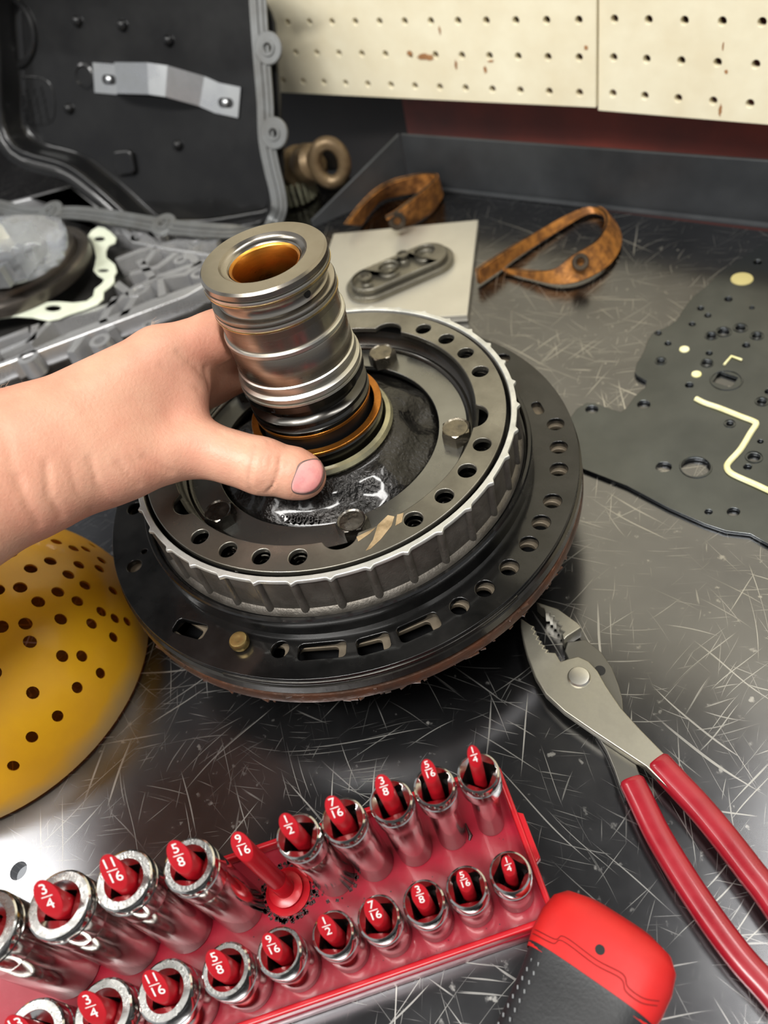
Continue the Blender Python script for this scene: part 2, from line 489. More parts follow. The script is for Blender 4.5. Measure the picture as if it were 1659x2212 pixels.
b = B(); b.lathe([(12.3, 4.85), (12.3, 3.7), (10.2, 3.7), (10.2, 4.85)], 96); b.obj('oil_channel', MAT['black'], pump)
b = B(); b.lathe([(12.5, 3.6), (11.2, 3.2), (7.5, 2.9), (5.2, 2.6), (4.6, 2.4), (4.4, .3), (4.2, 0.02)], 96, cap1=True)
b.obj('lower_body', MAT['blacksteel'], pump)
b = B(); b.lathe([(10.42, 5.2), (10.34, 5.9), (10.3, 6.3), (10.36, 6.42), (10.4, 6.52), (10.34, 6.62), (10.2, 6.62), (10.12, 6.45), (10.08, 6.25), (9.6, 6.2)], 144)
b.obj('body_wall', MAT['blacksteel'], pump)
b = B(); b.lathe([(9.7, 6.2), (9.98, 6.32), (9.9, 6.5), (9.72, 6.62), (9.70, 8.62), (9.5, 8.62), (9.45, 6.2)], 144)
b.obj('aluminium_ring', MAT['alu'], pump)
# rim on top of the ring, with a small lobe over every rib
ro = []
for k in range(720):
    a = k * .5; d = abs((a - 1 + 5) % 10 - 5)
    ro.append(pol(9.80 + .16 * math.exp(-(d / .75) ** 2), a))
plate('aluminium_rim', [ro, circ2((0, 0), 9.52, 120)], 8.58, 8.8, MAT['alurim'], pump, .04)
rb = B(); rb.loft([[(9.69 + .21 * math.cos(t), .21 * math.sin(t), z) for t in [R_(q) for q in range(-90, 91, 30)] + [R_(180)]] for z in (6.45, 7.5, 8.62)], cap0=True, cap1=True)
rib = rb.obj('rib', MAT['alu'], pump); rib.rotation_euler = (0, 0, R_(1))
for k in range(1, 36): share(rib, 'rib', pump, (0, 0, 0), R_(1 + 10 * k))
b = B(); b.lathe([(9.55, 6.4), (9.5, 7.6), (9.2, 7.7), (8.0, 7.4), (7.75, 7.3), (7.72, 6.9)], 120)
b.obj('inner_well', MAT['black'], pump)
# cover plate with spring holes and bolt cut-outs
SH = []
for g in range(5):
    for q in (85.6, 73.9, 62.1, 49.9): SH.append((8.5, q - 72 * g))
inner = []
cuts = [99, 27, -45, -111, 171]
for k in range(720):
    a = k * .5; r = 7.8
    for c in cuts:
        d = abs((a - c + 180) % 360 - 180) * R_(1) * 7.8
        if d < .78: r = max(r, 7.62 + math.sqrt(.8 ** 2 - d * d))
    inner.append(pol(r, a))
plate('cover_plate', [circ2((0, 0), 9.3, 144), inner] + [circ2(pol(r, a), .42, 24) for r, a in SH], 8.5, 8.8, MAT['greyplate'], pump, .05, bres=2)
# coil springs under the holes
hp = [(.34 * math.cos(t), .34 * math.sin(t), 7.42 + 1.0 * t / (2 * math.pi * 4)) for t in np.linspace(0, 2 * math.pi * 4, 56)]
b = B(); b.tube(hp, .07, 6); spr = b.obj('spring', MAT['shaftdark'], pump)
c = pol(*SH[0]); spr.location = Vector((c[0], c[1], 0)) * S
for r, a in SH[1:]:
    c = pol(r, a); share(spr, 'spring', pump, (c[0], c[1], 0), R_(a * 3))
# channel wall between cover and inner plate
b = B(); b.lathe([(7.95, 8.5), (7.85, 8.2), (7.7, 7.95), (7.55, 7.82), (7.4, 7.85), (7.3, 7.78), (7.25, 7.7)], 120)
b.obj('channel_wall', MAT['darkring'], pump)
plate('inner_plate', [circ2((0, 0), 7.3, 120), circ2((0, 0), 5.85, 90)], 7.35, 7.68, MAT['innerplate'], pump, .03)
# rough casting at the foot of the hub
n = 144; loops = []
prof = [(6.3, 6.9), (6.0, 6.95), (5.8, 7.3), (5.5, 7.5), (5.15, 7.62), (4.8, 7.85), (4.5, 8.15), (4.25, 8.35), (3.95, 8.42), (3.87, 8.5), (3.8, 8.52), (3.3, 8.5)]
for i, (r, z) in enumerate(prof):
    l = []
    for k in range(n):
        a = 360 * k / n
        h = 0
        if 2 <= i <= 7:
            w = math.sin(math.pi * (i - 1.2) / 7)
            h = .5 * w * max(0, math.cos(R_(5 * (a + 12)))) ** 2 - .55 * w * max(0, math.cos(R_(5 * (a - 40)))) ** 3 * (1 if -60 < (a - 60 + 180) % 360 - 180 < 130 else .25)
        rr = r + (h * .35 if i < 8 else 0)
        l.append((rr * math.cos(R_(a)), rr * math.sin(R_(a)), z + h * .6))
    loops.append(l)
b = B(); b.loft(loops); b.obj('hub_casting', MAT['casting'], pump, ang=60)


def onarc(x, y, z):
    a = R_(-66) + x / 5.45
    r = 5.45 - y * .80
    return (r * math.cos(a), r * math.sin(a), 7.60 + y * .42 + z * .9)


text_mesh('8280784', .52, .10, onarc, MAT['casting'], 'cast_number', pump, 1.15)
# hex bolts
hx = B()
hexl = lambda r, z: [(r * math.cos(R_(60 * k + 30)), r * math.sin(R_(60 * k + 30)), z) for k in range(6)]
hx.loft([hexl(.78, 7.68), hexl(.78, 8.25), hexl(.75, 8.35)], cap0=True)
h2 = []
top = [circ(.66, 8.39, 24), circ(.58, 8.34, 24), circ(.3, 8.34, 24)]
six = [tuple(np.array(hexl(.75, 8.35)[(k // 4) % 6]) * (1 - (k % 4) / 4) + np.array(hexl(.75, 8.35)[(k // 4 + 1) % 6]) * ((k % 4) / 4)) for k in range(24)]
rot = [top_[2:] + top_[:2] for top_ in top]
hx.loft([six] + rot, cap1=True)
bolt = hx.obj('hex_bolt', MAT['bolt'], pump, ang=25)
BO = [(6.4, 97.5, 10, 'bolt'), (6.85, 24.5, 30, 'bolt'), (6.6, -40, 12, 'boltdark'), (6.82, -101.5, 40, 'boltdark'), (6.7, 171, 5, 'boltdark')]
for k, (r, a, rz, mm) in enumerate(BO):
    c = pol(r, a)
    if k == 0: o = bolt
    elif mm == 'bolt': o = share(bolt, 'hex_bolt', pump)
    else:
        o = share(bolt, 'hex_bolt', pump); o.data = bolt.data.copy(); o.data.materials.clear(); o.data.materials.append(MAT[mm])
    o.location = Vector((c[0], c[1], 0)) * S; o.rotation_euler = (0, 0, R_(rz))
# brass pin standing in the flange
c = pol(11.26, -75.5)
b = B(); b.lathe([(.42, 5.0), (.42, 5.4), (.36, 5.45), (.36, 5.6), (.44, 5.65), (.46, 5.9), (.4, 6.02), (.25, 6.05), (.12, 6.02)], 24, c, cap1=True); b.obj('brass_pin', MAT['brass'], pump)
# hub: seals and washers at its foot
b = B(); b.lathe([(3.3, 8.45), (3.62, 8.55), (3.7, 8.72), (3.6, 8.92), (3.38, 8.98), (3.3, 8.8), (3.2, 8.6)], 96); b.obj('seal_ring', MAT['seal'], pump)
b = B(); b.lathe([(3.0, 8.5), (3.18, 8.7), (3.24, 9.25), (3.3, 9.3), (3.34, 9.62), (3.28, 9.7), (3.0, 9.7)], 96); b.obj('sleeve', MAT['shaftdark'], pump)
plate('copper_washer', [circ2((0, 0), 3.32, 96), circ2((0, 0), 2.95, 90)], 9.7, 9.86, MAT['copper'], pump, .03)
hub = B()
hub.lathe([(1.45, 17.9), (1.55, 17.95), (1.62, 18.06), (1.8, 18.12), (1.86, 18.2), (1.92, 18.3), (2.66, 18.3), (2.75, 18.2), (2.76, 17.98), (2.68, 17.97), (2.68, 17.9)], 120)
hub.lathe([(2.7, 17.72), (2.74, 17.7), (2.72, 17.55), (2.6, 17.48), (2.46, 17.42), (2.42, 17.3), (2.42, 16.98), (2.46, 16.92), (2.62, 16.9), (2.72, 16.86), (2.75, 16.8), (2.75, 16.72), (2.66, 16.71), (2.66, 16.64)], 120)
hub.lathe([(2.66, 16.4), (2.74, 16.38), (2.68, 16.3), (2.66, 15.3)], 120)
hub.lathe([(2.70, 15.02), (2.74, 14.95), (2.74, 13.55), (2.72, 13.5), (2.72, 13.42)], 120)
hub.obj('stator_shaft', MAT['shaft'], pump)
b = B(); b.lathe([(2.72, 13.5), (2.79, 13.45), (2.82, 13.1), (2.78, 13.02), (2.84, 12.96), (2.92, 12.9), (2.93, 12.72), (2.84, 12.7), (2.84, 12.62), (2.95, 12.6), (2.96, 12.5)], 120)
b.obj('shaft_shoulder', MAT['shaftlight'], pump)
for z0, z1, mm in ((17.9, 17.72, 'shaftlight'), (16.64, 16.44, 'shaftlight')):
    b = B(); b.lathe([(2.62, z0), (2.755, z0 - .01), (2.775, (z0 + z1) / 2), (2.76, z1 + .02), (2.62, z1)], 120); b.obj('seal_groove_ring', MAT[mm], pump)
for z0 in (17.73, 16.45):
    b = B(); b.lathe([(2.7, z0), (2.785, z0 - .005), (2.785, z0 - .055), (2.7, z0 - .06)], 120); b.obj('straw_edge', MAT['gold'], pump)
b = B(); b.lathe([(2.64, 15.32), (2.74, 15.3), (2.79, 15.24), (2.79, 15.08), (2.72, 15.0), (2.64, 15.0)], 120); b.obj('pale_band', MAT['shaftlight'], pump)
b = B(); b.lathe([(2.8, 12.5), (2.95, 12.46), (2.95, 12.12), (2.9, 12.08), (2.7, 12.08)], 120); b.obj('split_seal', MAT['shaftdark'], pump)
b = B(); a = R_(-76); c = (2.93 * math.cos(a), 2.93 * math.sin(a), 12.3)
b.box(c, (.08, .05, .2), a); b.box((2.93 * math.cos(a - .04), 2.93 * math.sin(a - .04), 12.2), (.08, .16, .05), a); b.obj('seal_split', MAT['black'], pump)
b = B(); b.lathe([(2.7, 12.1), (2.62, 12.0), (2.6, 11.6), (2.72, 11.45), (2.9, 11.36), (2.92, 11.2), (2.86, 11.12), (2.8, 11.1), (2.84, 10.98), (2.93, 10.9), (2.92, 10.72), (2.86, 10.66)], 120); b.obj('lower_journal', MAT['shaftdark'], pump)
b = B(); b.lathe([(2.84, 10.7), (2.9, 10.64), (2.9, 10.5), (2.82, 10.44)], 96); b.obj('copper_band', MAT['copper'], pump)
b = B(); b.lathe([(2.84, 10.46), (2.75, 10.4), (2.75, 9.6), (2.9, 8.6)], 96); b.obj('dark_neck', MAT['black'], pump)
for ang, z, r, rr in ((-8, 17.2, 2.40, .17), (-80, 11.75, 2.58, .2)):
    a = R_(ang); d = Vector((math.cos(a), math.sin(a), 0)); t = Vector((-d.y, d.x, 0)); o_ = d * r + Vector((0, 0, z))
    b = B(); b.loft([[tuple(o_ + d * k + (t * math.cos(q) + Vector((0, 0, 1)) * math.sin(q)) * rr) for q in [2 * math.pi * i / 16 for i in range(16)]] for k in (-.1, .035)], cap1=True)
    b.obj('oil_port', MAT['black'], pump)
b = B(); b.lathe([(1.55, 18.0), (1.45, 17.93), (1.43, 17.9), (1.43, 16.2), (1.6, 16.1)], 90); b.obj('bronze_bushing', MAT['bronze'], pump)
b = B(); b.lathe([(1.6, 16.15), (1.36, 16.1), (1.34, 13.5), (.6, 13.4), (.5, 12)], 60, cap1=True); b.obj('bore', MAT['shaftdark'], pump)

# smear of old gasket scraped over the cover plate
pz = np.array([AX, AY, 0])
for pts_ in ([(816, 1134), (838, 1113), (852, 1116), (846, 1136), (822, 1166), (800, 1186), (790, 1190), (806, 1166)], [(858, 1112), (872, 1108), (868, 1128), (854, 1136)], [(770, 1160), (812, 1140), (800, 1152), (774, 1170)]):
    plate('gasket_residue', [[tuple((P(x, y, 8.8) - pz)[:2]) for x, y in pts_]], 8.795, 8.815, mk('tan_residue', (168, 146, 112), (120, 100, 70), scale=150, rough=.5), pump, 0)
# ================================================================ socket tray and sockets
MAT['red'] = mk('red_plastic', (150, 20, 42), (136, 15, 34), scale=60, rough=.28, rough2=.4, bump=.08, bscale=500, bdist=.0004, coat=.2)
MAT['redrim'] = mk('red_plastic_rim', (180, 20, 32), rough=.3)
MAT['white'] = mk('white_print', (240, 236, 232), rough=.5)
MAT['chrome'] = mk('chrome', (215, 213, 210), (196, 194, 190), scale=60, metal=1, rough=.10, rough2=.16)
MAT['chromeface'] = mk('chrome_knurled', (205, 204, 200), (170, 169, 166), scale=300, metal=1, rough=.22, rough2=.32, bump=.2, bscale=900, bdist=.0004)
MAT['sockdark'] = mk('socket_inside', (40, 36, 34), rough=.5, metal=.6)
MAT['grime'] = mk('black_grime', (30, 18, 16), (70, 20, 24), scale=200, rough=.5, bump=.5, bscale=600)

TR = np.array([-9.2, 10.3]); TU = np.array([-.642, -.7667]); TW = np.array([.7667, -.642])
TW_ = 6.45; TL = 25.5


def tr(s, t): return TR + TU * s + TW * t


tray = thing('socket_tray', 'long red plastic socket tray with numbered pegs', 'tray', (*tr(9, 3.2), 0))
tl = np.array([*tr(9, 3.2), 0])


def tloc(s, t): return tuple(tr(s, t) - tl[:2])


def trect(s0, t0, s1, t1, r=.35):
    pts = []
    for (cs, ct, a) in ((s1 - r, t1 - r, 0), (s0 + r, t1 - r, 90), (s0 + r, t0 + r, 180), (s1 - r, t0 + r, 270)):
        for x, y in arc((cs, ct), r, R_(a), R_(a + 90), 6): pts.append(tloc(x, y))
    return pts


plate('tray_floor', [trect(.12, .12, TL, TW_ - .12)], .75, 1.0, MAT['red'], tray, .03)
plate('tray_rim', [trect(0, 0, TL, TW_), trect(.24, .24, TL - .24, TW_ - .24, .2)], 1.0, 1.62, MAT['redrim'], tray, .08, bres=3)
plate('tray_skirt', [trect(-.02, -.02, TL, TW_ + .02), trect(.16, .16, TL - .2, TW_ - .16, .2)], 0.02, 1.0, MAT['red'], tray, .04)
lug = [tloc(*p) for p in ((.02, 2.2), (-.22, 2.35), (-.22, 4.15), (.02, 4.3))]
plate('tray_lug', [lug], 1.05, 1.55, MAT['redrim'], tray, .05)


def text_into(bb, body, size, fn):
    o = text_mesh(body, size, .004, lambda x, y, z: (x, y, z), None, 'tmp_text')
    me = o.data
    bb.add([fn(v.co.x / S, v.co.y / S, v.co.z / S) for v in me.vertices], [tuple(p.vertices) for p in me.polygons])
    bpy.data.objects.remove(o); bpy.data.meshes.remove(me)


# small raised line of print on the tray floor beside the front rim
bb = B()
pc = np.array(tloc(5.2, 6.0))
text_into(bb, '©  5,531,378', .3, lambda x, y, z: (pc[0] - TU[0] * x - TW[0] * y, pc[1] - TU[1] * x - TW[1] * y, 1.012 + z * 2))
bb.obj('raised_print', MAT['red'], tray, smooth=False)


def peg(s, t, r, zt, num, den, base=False, lean=(0, 0)):
    """red size peg: round rod, cut away in front towards the tip, fraction on the cut face"""
    c = np.array(tloc(s, t)); L = 2.2 * r + .35
    A = np.array([-TU[0], -TU[1]]); W = TW

    def ofs(z): return np.array(lean) * ((z - 1) / (zt - 1))

    def ring(fz):
        l = []
        for k in range(28):
            a = 2 * math.pi * k / 28; x = r * math.cos(a); y = r * math.sin(a); z = fz(y); p = c + A * x + W * y + ofs(z); l.append((p[0], p[1], z))
        return l
    loops = [ring(lambda y: 1.0), ring(lambda y: zt - L - .3), ring(lambda y: zt - (y + r) / (2 * r) * L - .05)]
    cut = ring(lambda y: zt - (y + r) / (2 * r) * L); cc_ = np.mean(np.array(cut), 0)
    loops.append([tuple(cc_ + (np.array(p) - cc_) * .96) for p in cut])
    b = B()
    if base:
        b.lathe([(.95, 1.0), (.95, 1.12), (.8, 1.2), (.72, 1.28), (.72, 1.45), (.5, 1.55), (.3, 1.56)], 30, tuple(c))
        b.lathe([(r * 1.12, 1.5), (r * 1.12, 2.6), (r * .95, 2.7)], 20, tuple(c))
    b.loft(loops, cap0=True, cap1=True)
    o = b.obj('peg', MAT['redrim'], tray, ang=40)
    # fraction
    zc = zt - L * .5
    up = np.array([*(-W * (2 * r)), L]); up[:2] += np.array(lean) * (L / (zt - 1)); up /= np.linalg.norm(up)
    nrm = np.array([*(W * L), 2 * r]); nrm /= np.linalg.norm(nrm)
    o0 = np.array([*(c + ofs(zc)), zc]) + nrm * .012 + up * .06
    fs = .38 + .2 * (r - .24) / .2
    X = np.array([*A, 0])
    bt = B()
    mp = lambda dx, dy: (lambda x, y, z: tuple(o0 + X * (x + dx) + up * (y + dy) + nrm * z))
    text_into(bt, num, fs, mp(0, fs * .55)); text_into(bt, den, fs, mp(0, -fs * .5))
    w = fs * .34
    q = [o0 + X * sx * w + up * (sy * .018 + fs * .04) for sx, sy in ((-1, -1), (1, -1), (1, 1), (-1, 1))]
    bt.add([tuple(p) for p in q], [(0, 1, 2, 3)])
    bt.obj('size_number', MAT['white'], o, smooth=False)
    return o


def sq(h, z, rot, n=48, rnd=.92):
    out = []
    for j in range(n):
        a = 2 * math.pi * j / n; aa = (a - rot + math.pi / 4) % (math.pi / 2) - math.pi / 4
        r = min(h / math.cos(aa), h * 1.34)
        out.append((r * math.cos(a), r * math.sin(a), z))
    return out


WORD = {'1/4': 'quarter', '5/16': 'five sixteenths', '3/8': 'three eighths', '7/16': 'seven sixteenths', '1/2': 'half', '9/16': 'nine sixteenths', '5/8': 'five eighths', '11/16': 'eleven sixteenths', '3/4': 'three quarter', '13/16': 'thirteen sixteenths'}
ORD = ['first', 'second', 'third', 'fourth', 'fifth', 'sixth', 'seventh', 'eighth', 'ninth', 'tenth']


def socket(size, s, t, R, Rb, h, rot, deep, toppx=None, k_=0):
    base = np.array([*tr(s, t), 1.02])
    o = thing('socket', '%s inch %s chrome socket, %s from the right end of the %s row' % (WORD[size], 'deep' if deep else 'short', ORD[k_], 'rear' if deep else 'front'), 'socket', base,
              'deep sockets in the tray' if deep else 'short sockets in the tray')
    if deep:
        prof = [(Rb - .12, 0.0), (Rb - .02, .0), (Rb, .04), (Rb, h * .66)]
        if R > Rb + .1: prof += [(Rb + .02, h * .68), (R - .06, h * .74)]
        else: prof += [(Rb, h * .74)]
    else:
        prof = [(Rb - .12, 0.0), (Rb - .02, .0), (Rb, .04), (Rb, h * .42)]
        if R > Rb + .03: prof += [(R - .05, h * .5)]
    z1 = h * .77 if deep else h * .56
    z2 = h - .5 if deep else h - .75
    prof += [(R - .05, z1), (R - .01, z1 + .03), (R, z1 + .08), (R, z2), (R - .035, z2 + .03), (R - .035, z2 + .10), (R, z2 + .13), (R, h - .12), (R - .03, h - .04), (R - .09, h)]
    b = B(); b.lathe(prof, 48); b.obj('body', MAT['chrome'], o)
    ri = R - .1 if R < .85 else max(.7, R * .68)
    k = .5
    f = B(); f.loft([circ(R - .09, h, 48), circ(ri, h, 48)]); f.obj('end_face', MAT['chromeface'], o)
    f = B(); f.loft([circ(ri, h, 48), circ(ri - .03, h - .03, 48), sq(k, h - .14, rot)]); f.obj('drive_bevel', MAT['chrome'], o, ang=28)
    f = B(); f.loft([sq(k, h - .14, rot), sq(k, h - .75, rot), circ(k, h - .85, 48), circ(k, .2, 48)], cap1=True); f.obj('drive_hole', MAT['sockdark'], o, ang=28)
    if toppx is not None:
        T = P(toppx[0], toppx[1], base[2] + h); d = Vector(T - base)
        z = Vector((0, 0, 1)); ang = z.angle(d)
        lim = R_(6.0)
        if ang > lim: d = z.slerp(d.normalized(), lim / ang)
        o.rotation_mode = 'QUATERNION'; o.rotation_quaternion = z.rotation_difference(d.normalized())
        d = d.normalized() * (h / d.normalized().z)
        return np.array([d.x, d.y])
    return np.zeros(2)


SS = [1.17, 2.85, 4.5, 6.25, 8.0, 10.05, 12.08, 14.4, 16.75, 19.4, 22.2]
SZ = ['1/4', '5/16', '3/8', '7/16', '1/2', '9/16', '5/8', '11/16', '3/4', '13/16', '7/8']
PR = [.24, .26, .31, .33, .32, .33, .40, .42, .44, .46, .48]
DEEP = [('1/4', 0, .80, .56, 5.2, .2, (1033, 1668)), ('5/16', 1, .79, .6, 5.3, .7, (938, 1697)), ('3/8', 2, .82, .74, 5.5, .95, (844, 1729)), ('7/16', 3, .84, .78, 5.5, .85, (741, 1771)),
        ('1/2', 4, .83, .82, 5.7, .55, (643, 1805)), ('5/8', 6, .98, .95, 6.0, .5, (408, 1868)), ('11/16', 7, 1.07, 1.04, 6.3, .75, (267, 1900)), ('3/4', 8, 1.17, 1.13, 6.4, .6, (127, 1953)), ('13/16', 9, 1.27, 1.22, 6.4, .4, None)]
SHORT = [('1/4', 0, .78, .72, .1), ('5/16', 1, .78, .74, .75), ('3/8', 2, .80, .76, .85), ('7/16', 3, .81, .78, .6), ('1/2', 4, .80, .80, .55), ('9/16', 5, .86, .86, .8), ('5/8', 6, .94, .94, .6), ('11/16', 7, 1.06, 1.06, .75), ('3/4', 8, 1.12, 1.12, .5), ('13/16', 9, 1.22, 1.22, .4)]
for n, k, R, Rb, h, rot, tp in DEEP:
    ln = socket(n, SS[k], 2.1, R, Rb, h, rot, True, tp, k if k < 5 else k - 1)
    a, d = n.split('/')
    zt = h + 1.0 + (1.85 - .05 * k)
    peg(SS[k], 2.1, PR[k], zt, a, d, lean=ln * ((zt - 1) / h))
peg(SS[5], 2.1, .36, 7.4, '9', '16', base=True)
for n, k, R, Rb, rot in SHORT:
    socket(n, SS[k], 4.97, R, Rb, 2.8, rot, False, None, k)
    a, d = n.split('/')
    peg(SS[k], 4.97, PR[k], 5.0 + .04 * k, a, d)
# grime on the tray floor
b = B(); random.seed(8)
for k in range(190):
    a = random.uniform(0, 6.28); c = np.array(tloc(SS[5] if k < 150 else SS[4], 2.1)) + np.array([math.cos(a), math.sin(a)]) * random.uniform(.95, 1.2) * (1 if k < 150 else .9); s = random.uniform(.03, .15)
    b.box((c[0], c[1], 1.01), (s, s * random.uniform(.6, 1.5), .03), random.random() * 3)
for k in range(60):
    c = tloc(random.uniform(.5, 16), random.uniform(.5, 6)); s = random.uniform(.02, .05)
    b.box((c[0], c[1], 1.008), (s, s, .02), random.random() * 3)
o = b.obj('grime_specks', MAT['grime'], tray, smooth=False); o['kind'] = 'stuff'
q = P(1013, 1803, 1.0)
b = B(); b.tube([q + np.array([-.35, .3, .06]), q + np.array([-.1, .12, .1]), q + np.array([.1, -.02, .08]), q + np.array([.14, -.2, .05])], [.03, .05, .09, .05], 6)
o = b.obj('grease_crumb', MAT['grime']); tag(o, 'dark curled crumb of grease on the red tray floor', 'debris')

# ================================================================ pliers
MAT['plier'] = mk('satin_steel', (176, 172, 158), (150, 146, 134), scale=50, metal=.9, rough=.32, rough2=.42, bump=.04, bscale=600, bdist=.0003)
MAT['plierdark'] = mk('satin_steel_edge', (112, 110, 104), metal=.9, rough=.35)
MAT['grip'] = mk('red_dipped_vinyl', (134, 16, 30), (150, 22, 36), scale=60, rough=.25, rough2=.35, coat=.3)
pl = thing('slip_joint_pliers', 'slip joint pliers with red dipped handles lying open on the bench', 'pliers', (-6, 13, 0))
po = np.array([-6, 13, 0.])
cP = lambda x, y, z: tuple((P(1080 + x * .4214, 1280 + y * .4214, z) - po)[:2])


def teeth(a, b, n, d):
    a = np.array(a); b = np.array(b); t = (b - a); nr = np.array([-t[1], t[0]]) / np.linalg.norm(t); o = []
    for k in range(n):
        o.append(tuple(a + t * k / n)); o.append(tuple(a + t * (k + .6) / n + nr * d))
    return o


U = [(105, 130), (106, 180), (118, 245), (140, 325), (180, 430), (235, 520), (330, 608), (480, 712), (600, 792), (750, 892), (900, 1040), (950, 1000), (840, 822), (720, 700), (620, 590), (545, 480), (500, 400), (455, 352), (400, 326), (350, 338), (310, 352), (285, 308)]
tz = 1.0
up_ = [cP(*p, tz) for p in U] + [cP(*p, tz) for p in ((240, 305), (250, 292), (222, 285), (232, 270), (206, 262), (216, 248), (190, 238), (200, 222), (176, 212), (186, 196), (166, 186), (176, 172), (158, 166))]
plate('lever', [up_], .52, 1.0, MAT['plier'], pl, .06, bres=2)
Lw = [(190, 75), (300, 112), (398, 182), (416, 206), (345, 252), (330, 300), (350, 340), (380, 480), (440, 640), (490, 720), (545, 810), (585, 905), (612, 985), (640, 1050), (760, 1010), (715, 925), (690, 850), (640, 760), (632, 600), (628, 540), (608, 470), (575, 385), (520, 305), (440, 240)]
lo_ = [cP(*p, .5) for p in Lw[:5]][::1]
right = [cP(*p, .5) for p in Lw]
rt = [cP(*p, .5) for p in ((330, 268), (318, 240), (330, 228), (305, 214), (316, 198), (290, 186), (300, 172), (272, 164), (280, 148), (256, 146), (258, 128), (236, 128), (228, 108), (212, 100))]
jaw = [right[0], right[1], right[2], right[3], right[4]] + rt
plate('jaw', [jaw], .1, .98, MAT['plier'], pl, .05, bres=2)
low = [right[4]] + right[5:]
plate('lever', [low], .06, .5, MAT['plierdark'], pl, .05, bres=2)
b = B(); c = cP(405, 430, 1.1); b.lathe([(.52, .4), (.52, 1.08), (.46, 1.16), (.3, 1.18)], 32, c, cap1=True); b.obj('pivot', MAT['shaftlight'], pl)
c = cP(512, 400, .5); b = B(); b.lathe([(.26, .44), (.26, .515)], 20, c, cap1=True); b.obj('slip_slot', MAT['black'], pl)


def handle(pts, z, w):
    q = [np.array([*cP(*p, z), z]) for p in catmull(pts, 6, False)]
    b = B()
    loops = []
    for i, p in enumerate(q):
        t = q[min(i + 1, len(q) - 1)] - q[max(i - 1, 0)]; t /= np.linalg.norm(t); sd = np.array([t[1], -t[0], 0])
        g = 1.0
        if i == 0: g = .86
        if i > len(q) - 4: g = math.sqrt(max(.05, 1 - ((i - len(q) + 4) / 3.2) ** 2))
        loops.append([tuple(p + sd * w * g * abs(math.cos(a)) ** .75 * np.sign(math.cos(a)) + np.array([0, 0, 1]) * w * .82 * g * abs(math.sin(a)) ** .75 * np.sign(math.sin(a))) for a in [2 * math.pi * j / 20 for j in range(20)]])
    b.loft(loops, cap0=True, cap1=True)
    return b.obj('grip', MAT['grip'], pl, ang=50)


handle([(803, 865), (895, 965), (1025, 1105), (1155, 1262), (1280, 1425), (1374, 1545), (1500, 1730)], .72, .56)
handle([(672, 962), (725, 1070), (800, 1225), (890, 1380), (1005, 1560), (1130, 1740), (1250, 1895), (1374, 2030), (1500, 2180)], .55, .54)

# ================================================================ tool handle, lower right
MAT['capred'] = mk('red_hard_rubber', (200, 30, 28), (186, 26, 25), scale=40, rough=.42, rough2=.5, bump=.06, bscale=500, bdist=.0004)
MAT['gripblack'] = mk('black_soft_rubber', (26, 27, 29), (34, 35, 37), scale=40, rough=.45, rough2=.55, bump=.25, bscale=900, bdist=.0004)
E0 = P(1318, 2030, 1.5); E1 = P(1225, 2225, 1.5)
hx_ = (E1 - E0); hx_[2] = 0; hl = np.linalg.norm(hx_); hx_ /= hl; hy_ = np.array([-hx_[1], hx_[0], 0])
th = thing('tool_handle', 'tool handle with black rubber grip and bright red butt end', 'tool', (E0[0], E0[1], 0))


def sect(d, w, h, zc, n=40, e=.62):
    o = []
    for k in range(n):
        a = 2 * math.pi * k / n
        y = w * abs(math.cos(a)) ** e * np.sign(math.cos(a)); z = h * abs(math.sin(a)) ** e * np.sign(math.sin(a))
        p = hx_ * d + hy_ * y; o.append((p[0], p[1], zc + z))
    return o


b = B(); b.loft([sect(-.85, .3, .25, 1.48), sect(-.8, 1.3, .7, 1.48), sect(-.55, 2.05, 1.1, 1.48), sect(-.15, 2.38, 1.3, 1.48), sect(.5, 2.5, 1.38, 1.48), sect(1.3, 2.48, 1.39, 1.48), sect(1.9, 2.36, 1.38, 1.48)], cap0=True)
b.obj('butt_cap', MAT['capred'], th, ang=60)
b = B(); b.loft([sect(1.72, 2.40, 1.41, 1.5), sect(1.9, 2.30, 1.40, 1.48), sect(2.6, 2.2, 1.38, 1.48), sect(4, 2.1, 1.36, 1.48), sect(9, 2.0, 1.3, 1.48), sect(9.3, 1.6, 1.0, 1.48)], cap1=True)
b.obj('grip', MAT['gripblack'], th, ang=60)
b = B(); q = hx_ * .75 + hy_ * -.05; b.lathe([(.17, 2.7), (.17, 2.87)], 16, (q[0], q[1]), cap1=True); b.obj('lanyard_hole', MAT['black'], th)
# groove line round the cap and the stitched dots along the grip
b = B()
gp = [(1.35, -2.3), (1.3, -1.5), (1.05, -1.25), (1.1, 0), (1.0, .9), (1.25, 1.2), (1.25, 1.75), (1.0, 2.2)]
for da in (0, .16):
    pts = []
    for d, y in catmull(gp, 5, False):
        z = 1.48 + 1.39 * max(0, 1 - (abs(y) / 2.49) ** (2 / .62)) ** (.62 / 2) + .004
        p = hx_ * (d + da) + hy_ * y; pts.append((p[0], p[1], z))
    b.tube(pts, .02, 5)
b.obj('groove_line', mk('dark_red_groove', (130, 16, 16), rough=.6), th)
b = B()
for row in (0, .28):
    for k in range(14):
        d = 2.3 + k * .33; y = -1.62 - row; w = 2.2
        z = 1.48 + 1.38 * max(0, 1 - (abs(y) / w) ** (2 / .62)) ** (.62 / 2)
        p = hx_ * d + hy_ * y; b.box((p[0], p[1], z), (.12, .05, .05), math.atan2(hx_[1], hx_[0]) + .5)
b.obj('grip_dots', mk('grey_dots', (120, 122, 124), rough=.4), th)

